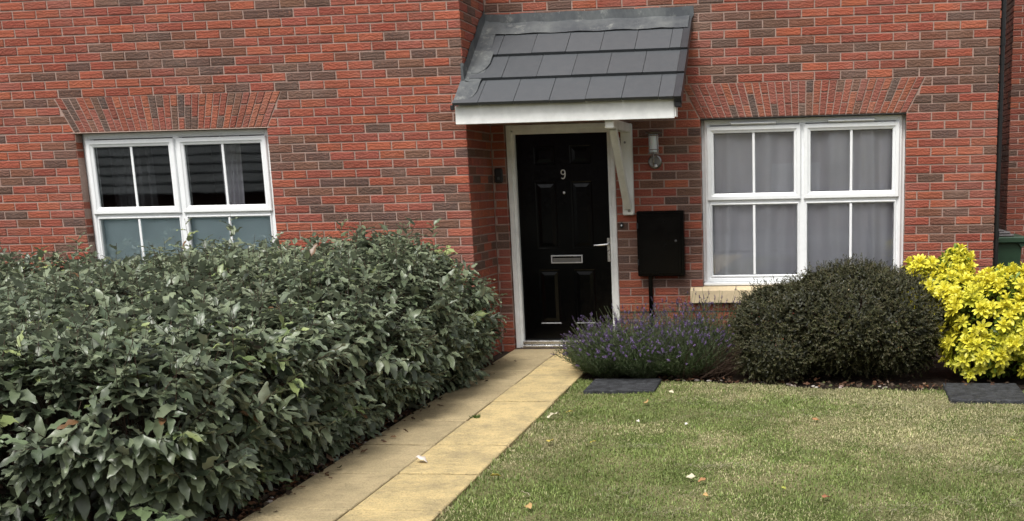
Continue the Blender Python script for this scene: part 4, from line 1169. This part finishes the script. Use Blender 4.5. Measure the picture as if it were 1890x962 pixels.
tip = base+d*h[:, None]; tip += rng.normal(0, .025, tip.shape); tip[:, 2] -= .04*q
mid = base+(tip-base)*.55+np.array([0, 0, .03])
# flower stems
n = len(base)
stems(np.concatenate([base, mid]), np.concatenate([mid, tip]), .0016, .0010, 'flower_stalks', M_lavleaf, lav, np.tile([.11, .13, .07], (2*n, 1))*rng.uniform(.6, 1.3, (2*n, 1)))
# flowers : whorls of tiny florets along top of the stalk
hd = unit(tip-mid); Ps, Ds, Ns, Cs, Ls = [], [], [], [], []
fl = rng.random(n) < .55; T = tip[fl]; H = hd[fl]; nf = len(T)
hl = rng.uniform(.018, .045, nf)
for i in range(6):
    t = i/5
    for j in range(4):
        rad = unit(np.cross(H, rng.normal(0, 1, H.shape)))
        Ps.append(T-H*(hl*(1-t))[:, None]+H*.006); Ds.append(unit(rad+H*.5)); Ns.append(unit(H+rng.normal(0, .3, H.shape))); Ls.append(rng.uniform(.008, .014, nf)*(1-.35*t))
        pc_ = np.array([[.16, .10, .25], [.21, .13, .31], [.12, .08, .18], [.25, .20, .34], [.13, .11, .14]])[rng.integers(0, 5, nf)]
        Cs.append(pc_*rng.uniform(.7, 1.2, (nf, 1)))
Ps, Ds, Ns, Cs, Ls = map(np.concatenate, (Ps, Ds, Ns, Cs, Ls))
cheap(Ps, Ds, Ns, Ls, Ls*.75, Cs, 'flowers', M_lavflow, lav)
# narrow foliage
base, d, h, q = lav_stems(4800, 1.4, .20, .48, 1.5)
Ps, Ds, Ns, Cs, Ls = [], [], [], [], []
for i in range(14):
    t = .25+.75*i/13; rad = unit(np.cross(d, rng.normal(0, 1, d.shape)))
    Ps.append(base+d*(h*t)[:, None]); Ds.append(unit(rad*.8+d*.9+up*.2)); Ns.append(unit(up+rng.normal(0, .4, d.shape))); Ls.append(rng.uniform(.02, .04, len(d)))
    Cs.append(np.array([[.075, .11, .042], [.10, .135, .06], [.055, .088, .034], [.125, .15, .088]])[rng.integers(0, 4, len(d))]*rng.uniform(.7, 1.2, (len(d), 1)))
Ps, Ds, Ns, Cs, Ls = map(np.concatenate, (Ps, Ds, Ns, Cs, Ls))
cheap(Ps, Ds, Ns, Ls, np.full(len(Ls), .0042), Cs, 'foliage', M_lavleaf, lav)
# bare brown woody stems on the right hand side
n = 220; A = np.stack([rng.normal(-2.42, .10, n), rng.normal(-1.45, .12, n), np.full(n, G+.02)], -1); Bq = A+np.stack([rng.uniform(-.05, .35, n), rng.uniform(-.35, .05, n), rng.uniform(.08, .32, n)], -1)
stems(A, Bq, .0028, .0014, 'woody_stems', M_twig, lav)

# ------------------------------------------------------------------ litter, fallen leaves, weed
def litter():
    n = 1500
    y = rng.uniform(-5.9, -.75, n); x = pc(y)-.46-np.abs(rng.normal(0, .16, n)); sp_ = rng.random(n) < .05; x = np.where(sp_, pc(y)-.45+np.abs(rng.normal(0, .07, n)), x)
    n2 = 330; x2 = rng.uniform(-2.8, .2, n2); y2 = lawn_back(x2)+np.abs(rng.normal(0, .12, n2))+.02
    x = np.concatenate([x, x2]); y = np.concatenate([y, y2]); n = len(x)
    P = np.stack([x, y, G-.008+rng.uniform(0, .03, n)], -1); P[:1500, 2] = np.where(sp_, G+.018, P[:1500, 2])
    cols = np.array([[.10, .05, .03], [.16, .08, .045], [.19, .12, .08], [.07, .05, .035], [.30, .23, .19], [.20, .09, .045], [.10, .11, .05]])[rng.choice(7, n, p=[.30, .18, .08, .32, .03, .03, .06])]
    L = rng.uniform(.02, .055, n)
    V, F, C = leaves(P, unit(rng.normal(0, 1, (n, 3))*[1, 1, .25]), unit(up+rng.normal(0, .45, (n, 3))), L, L*rng.uniform(.4, .65, n), [t[0] for t in HT], HT[0][1], cols*rng.uniform(.7, 1.2, (n, 1)), rng.uniform(-.2, .4, n))
    tag(fast('leaf_litter', V, F, M_litter, C), 'brown dead leaves littering the soil beside the path and shrubs', 'leaf litter', kind='stuff')
litter()
def pebble(mbd, x, y, r, col):
    b = len(mbd.v); k = 7; h = r*.6
    for (rr, zz) in ((r*.8, 0), (r, h*.4), (r*.6, h*.9)):
        for i in range(k):
            a = i*2*math.pi/k+r*90; q = rr*random.uniform(.85, 1.15); mbd.v.append((x+q*math.cos(a), y+q*.75*math.sin(a), G-.01+zz)); mbd.c.append(col)
    for l in range(2):
        for i in range(k): mbd.f.append((b+l*k+i, b+l*k+(i+1) % k, b+(l+1)*k+(i+1) % k, b+(l+1)*k+i)); mbd.mi.append(0)
    mbd.f.append(tuple(b+2*k+i for i in range(k))); mbd.mi.append(0)
pb = MB()
for i in range(60):
    if i < 34: y = random.uniform(-5.3, -1.0); x = pc(y)-.47-abs(random.gauss(0, .07))
    else: x = random.uniform(-2.6, -.2); y = float(lawn_back(np.array(x)))+abs(random.gauss(0, .05))+.03
    c = random.choice([(.45, .38, .33), (.35, .30, .27), (.5, .46, .42), (.28, .2, .17)]); pebble(pb, x, y, random.uniform(.010, .024), c)
M_peb = NT('pebble'); M_peb.set(color=M_peb.attr(), rough=.8)
tag(pb.build('gravel', M_peb.m), 'pale pebbles scattered on the soil along the path and bed', 'gravel', kind='stuff')

def fallen(x, y, z, L, col, label, seed, curl=.3):
    r = np.random.default_rng(seed); a = r.uniform(0, 6.28)
    P = np.zeros((1, 3)); Dn = np.array([[math.cos(a), math.sin(a), .12]]); Nn = unit(np.array([[r.normal(0, .35), r.normal(0, .35), 1.0]]))
    V, F, C = leaves(P, Dn, Nn, np.array([L]), np.array([L*.62]), HT[seed % 6][0], HT[0][1], np.array([col]), np.array([curl]))
    V[:, 2] -= V[:, 2].min()
    o = fast('fallen_leaf', V, F, M_litter, C, smooth=True); o.location = (x, y, z)
    sm = o.modifiers.new('thickness', 'SOLIDIFY'); sm.thickness = .0012
    tag(o, label, 'leaf', 'leaves fallen on the lawn and path')
YL = (.62, .50, .12); PL = (.66, .60, .45); TN = (.50, .33, .15); OR = (.42, .22, .11); WH = (.75, .70, .66)
Rt = np.array([cr_, cu_, cf_])
def ground_at(u, v, z=G):
    a = (u-1253.53)/2027.19; b = -(v-739.5)/2027.19; d = cr_*a+cu_*b+cf_; t = (z-CP.z)/d.z; p = CP+d*t; return p.x, p.y
FL = [(1031, 766, PL, .095, 'long pale cream leaf on the grass beside the path, nearest the first slate cover'),
      (1057, 760, YL, .045, 'small yellow leaf just right of the long pale leaf by the path'),
      (1014, 817, YL, .065, 'round yellow leaf on green grass a little right of the path edge'),
      (905, 879, YL, .055, 'yellow leaf touching the right edge of the path at the front'),
      (962, 911, PL, .060, 'curled pale yellow leaf in the front left of the lawn'),
      (975, 932, TN, .055, 'tan curled leaf below the curled pale leaf at the front of the lawn'),
      (1283, 881, PL, .045, 'cream leaf lying left of an orange leaf in the middle of the lawn'),
      (1303, 885, OR, .050, 'orange leaf in the middle of the lawn'),
      (1195, 744, TN, .065, 'tan leaf on the lawn in front of the lavender'),
      (1235, 723, PL, .050, 'narrow cream leaf near the back edge of the lawn by the lavender'),
      (1499, 774, OR, .045, 'rust brown leaf on the dry grass below the round shrub'),
      (1518, 920, (.36, .16, .09), .055, 'dark brown and cream leaf near the bottom edge of the lawn'),
      (1870, 813, YL, .035, 'small yellow leaf on the green grass at the far right'),
      (1298, 912, TN, .035, 'little tan leaf just below the orange leaf on the lawn'),
      (1176, 776, WH, .030, 'tiny white leaf on the grass between path and round shrub'),
      (1269, 781, WH, .030, 'tiny pale leaf below the round shrub, left of the rust brown leaf'),
      (1100, 815, YL, .040, 'yellow leaf alone on the grass right of the round yellow one'),
      (1443, 899, (.40, .42, .10), .035, 'greenish yellow leaf in the lower middle of the lawn')]
for i, (u, v, c, L, lab) in enumerate(FL):
    x, y = ground_at(u, v, G+.02); fallen(x, y, G+.016, L, c, lab, i)
x, y = ground_at(768, 851, G+.02); fallen(x, y, G+.016, .075, (.80, .72, .66), 'whitish crumpled leaf lying on the path joint', 41, .5)
# weed in a joint
wx, wy = ground_at(878, 771, G+.01)
n = 60; a = rng.uniform(0, 6.28, n); Pw = np.stack([wx+rng.normal(0, .012, n), wy+rng.normal(0, .012, n), np.full(n, G)], -1)
V, F, C = leaves(Pw, np.stack([np.cos(a), np.sin(a), rng.uniform(.4, 1.4, n)], -1), np.tile(up, (n, 1))+rng.normal(0, .2, (n, 3)), rng.uniform(.02, .045, n), np.full(n, .004), [t[0] for t in ST], ST[0][1], np.tile([.10, .17, .04], (n, 1)))
tag(fast('weed', V, F, M_grass, C), 'small tuft of grass growing in the path joint', 'weed')

# ------------------------------------------------------------------ house across the street (mirrored in the panes)
op = empty('brick_house', (-6, -27, G), 'brick house with tiled roof across the street, seen only as a reflection in the panes', 'house')
m = MB(); m.box(-17, 7, -35, -27, G-.1, 3.2); m.build('wall', plain('far_brick', (.16, .06, .045), .9, noise_amt=.25, nscale=3), op)
m = MB(); m.prism([(-26.6, 3.0), (-31, 6.4), (-35.4, 3.0)], 'x', -17.3, 7.3)
for i in range(14):
    t = i/14; m.box(-17.3, 7.3, -26.55-4.4*t-.02, -26.55-4.4*t+.02, 3.0+3.4*t, 3.05+3.4*t)
m.build('roof', plain('far_tile', (.05, .05, .055), .7, noise_amt=.3), op)
for x in (-14, -10, -3, 1.5):
    for z_ in (-1.1, 1.6): m = MB(); m.box(x, x+1.6, -26.99, -26.9, z_, z_+1.15, bev=.02); m.build('window', M_upvc, op)

# low tiled garages across the street, mirrored in the left hand window
gr = empty('garage', (-24, -25, G), 'low garage with grey tiled roof across the street, mirrored in the left window', 'garage')
m = MB(); m.box(-33, -16.5, -30, -24, G-.1, -.45); m.build('wall', plain('garage_brick', (.10, .045, .035), .9), gr)
m = MB(); m.prism([(-23.5, -.5), (-27, 1.35), (-30.5, -.5)], 'x', -33.3, -16.2)
for i in range(6):
    t = i/6; m.box(-33.3, -16.2, -23.47-3.5*t-.03, -23.47-3.5*t+.02, -.49+1.85*t, -.47+1.85*t)
m.build('roof', plain('garage_tile', (.085, .09, .095), .7, noise_amt=.5, nscale=.6), gr)
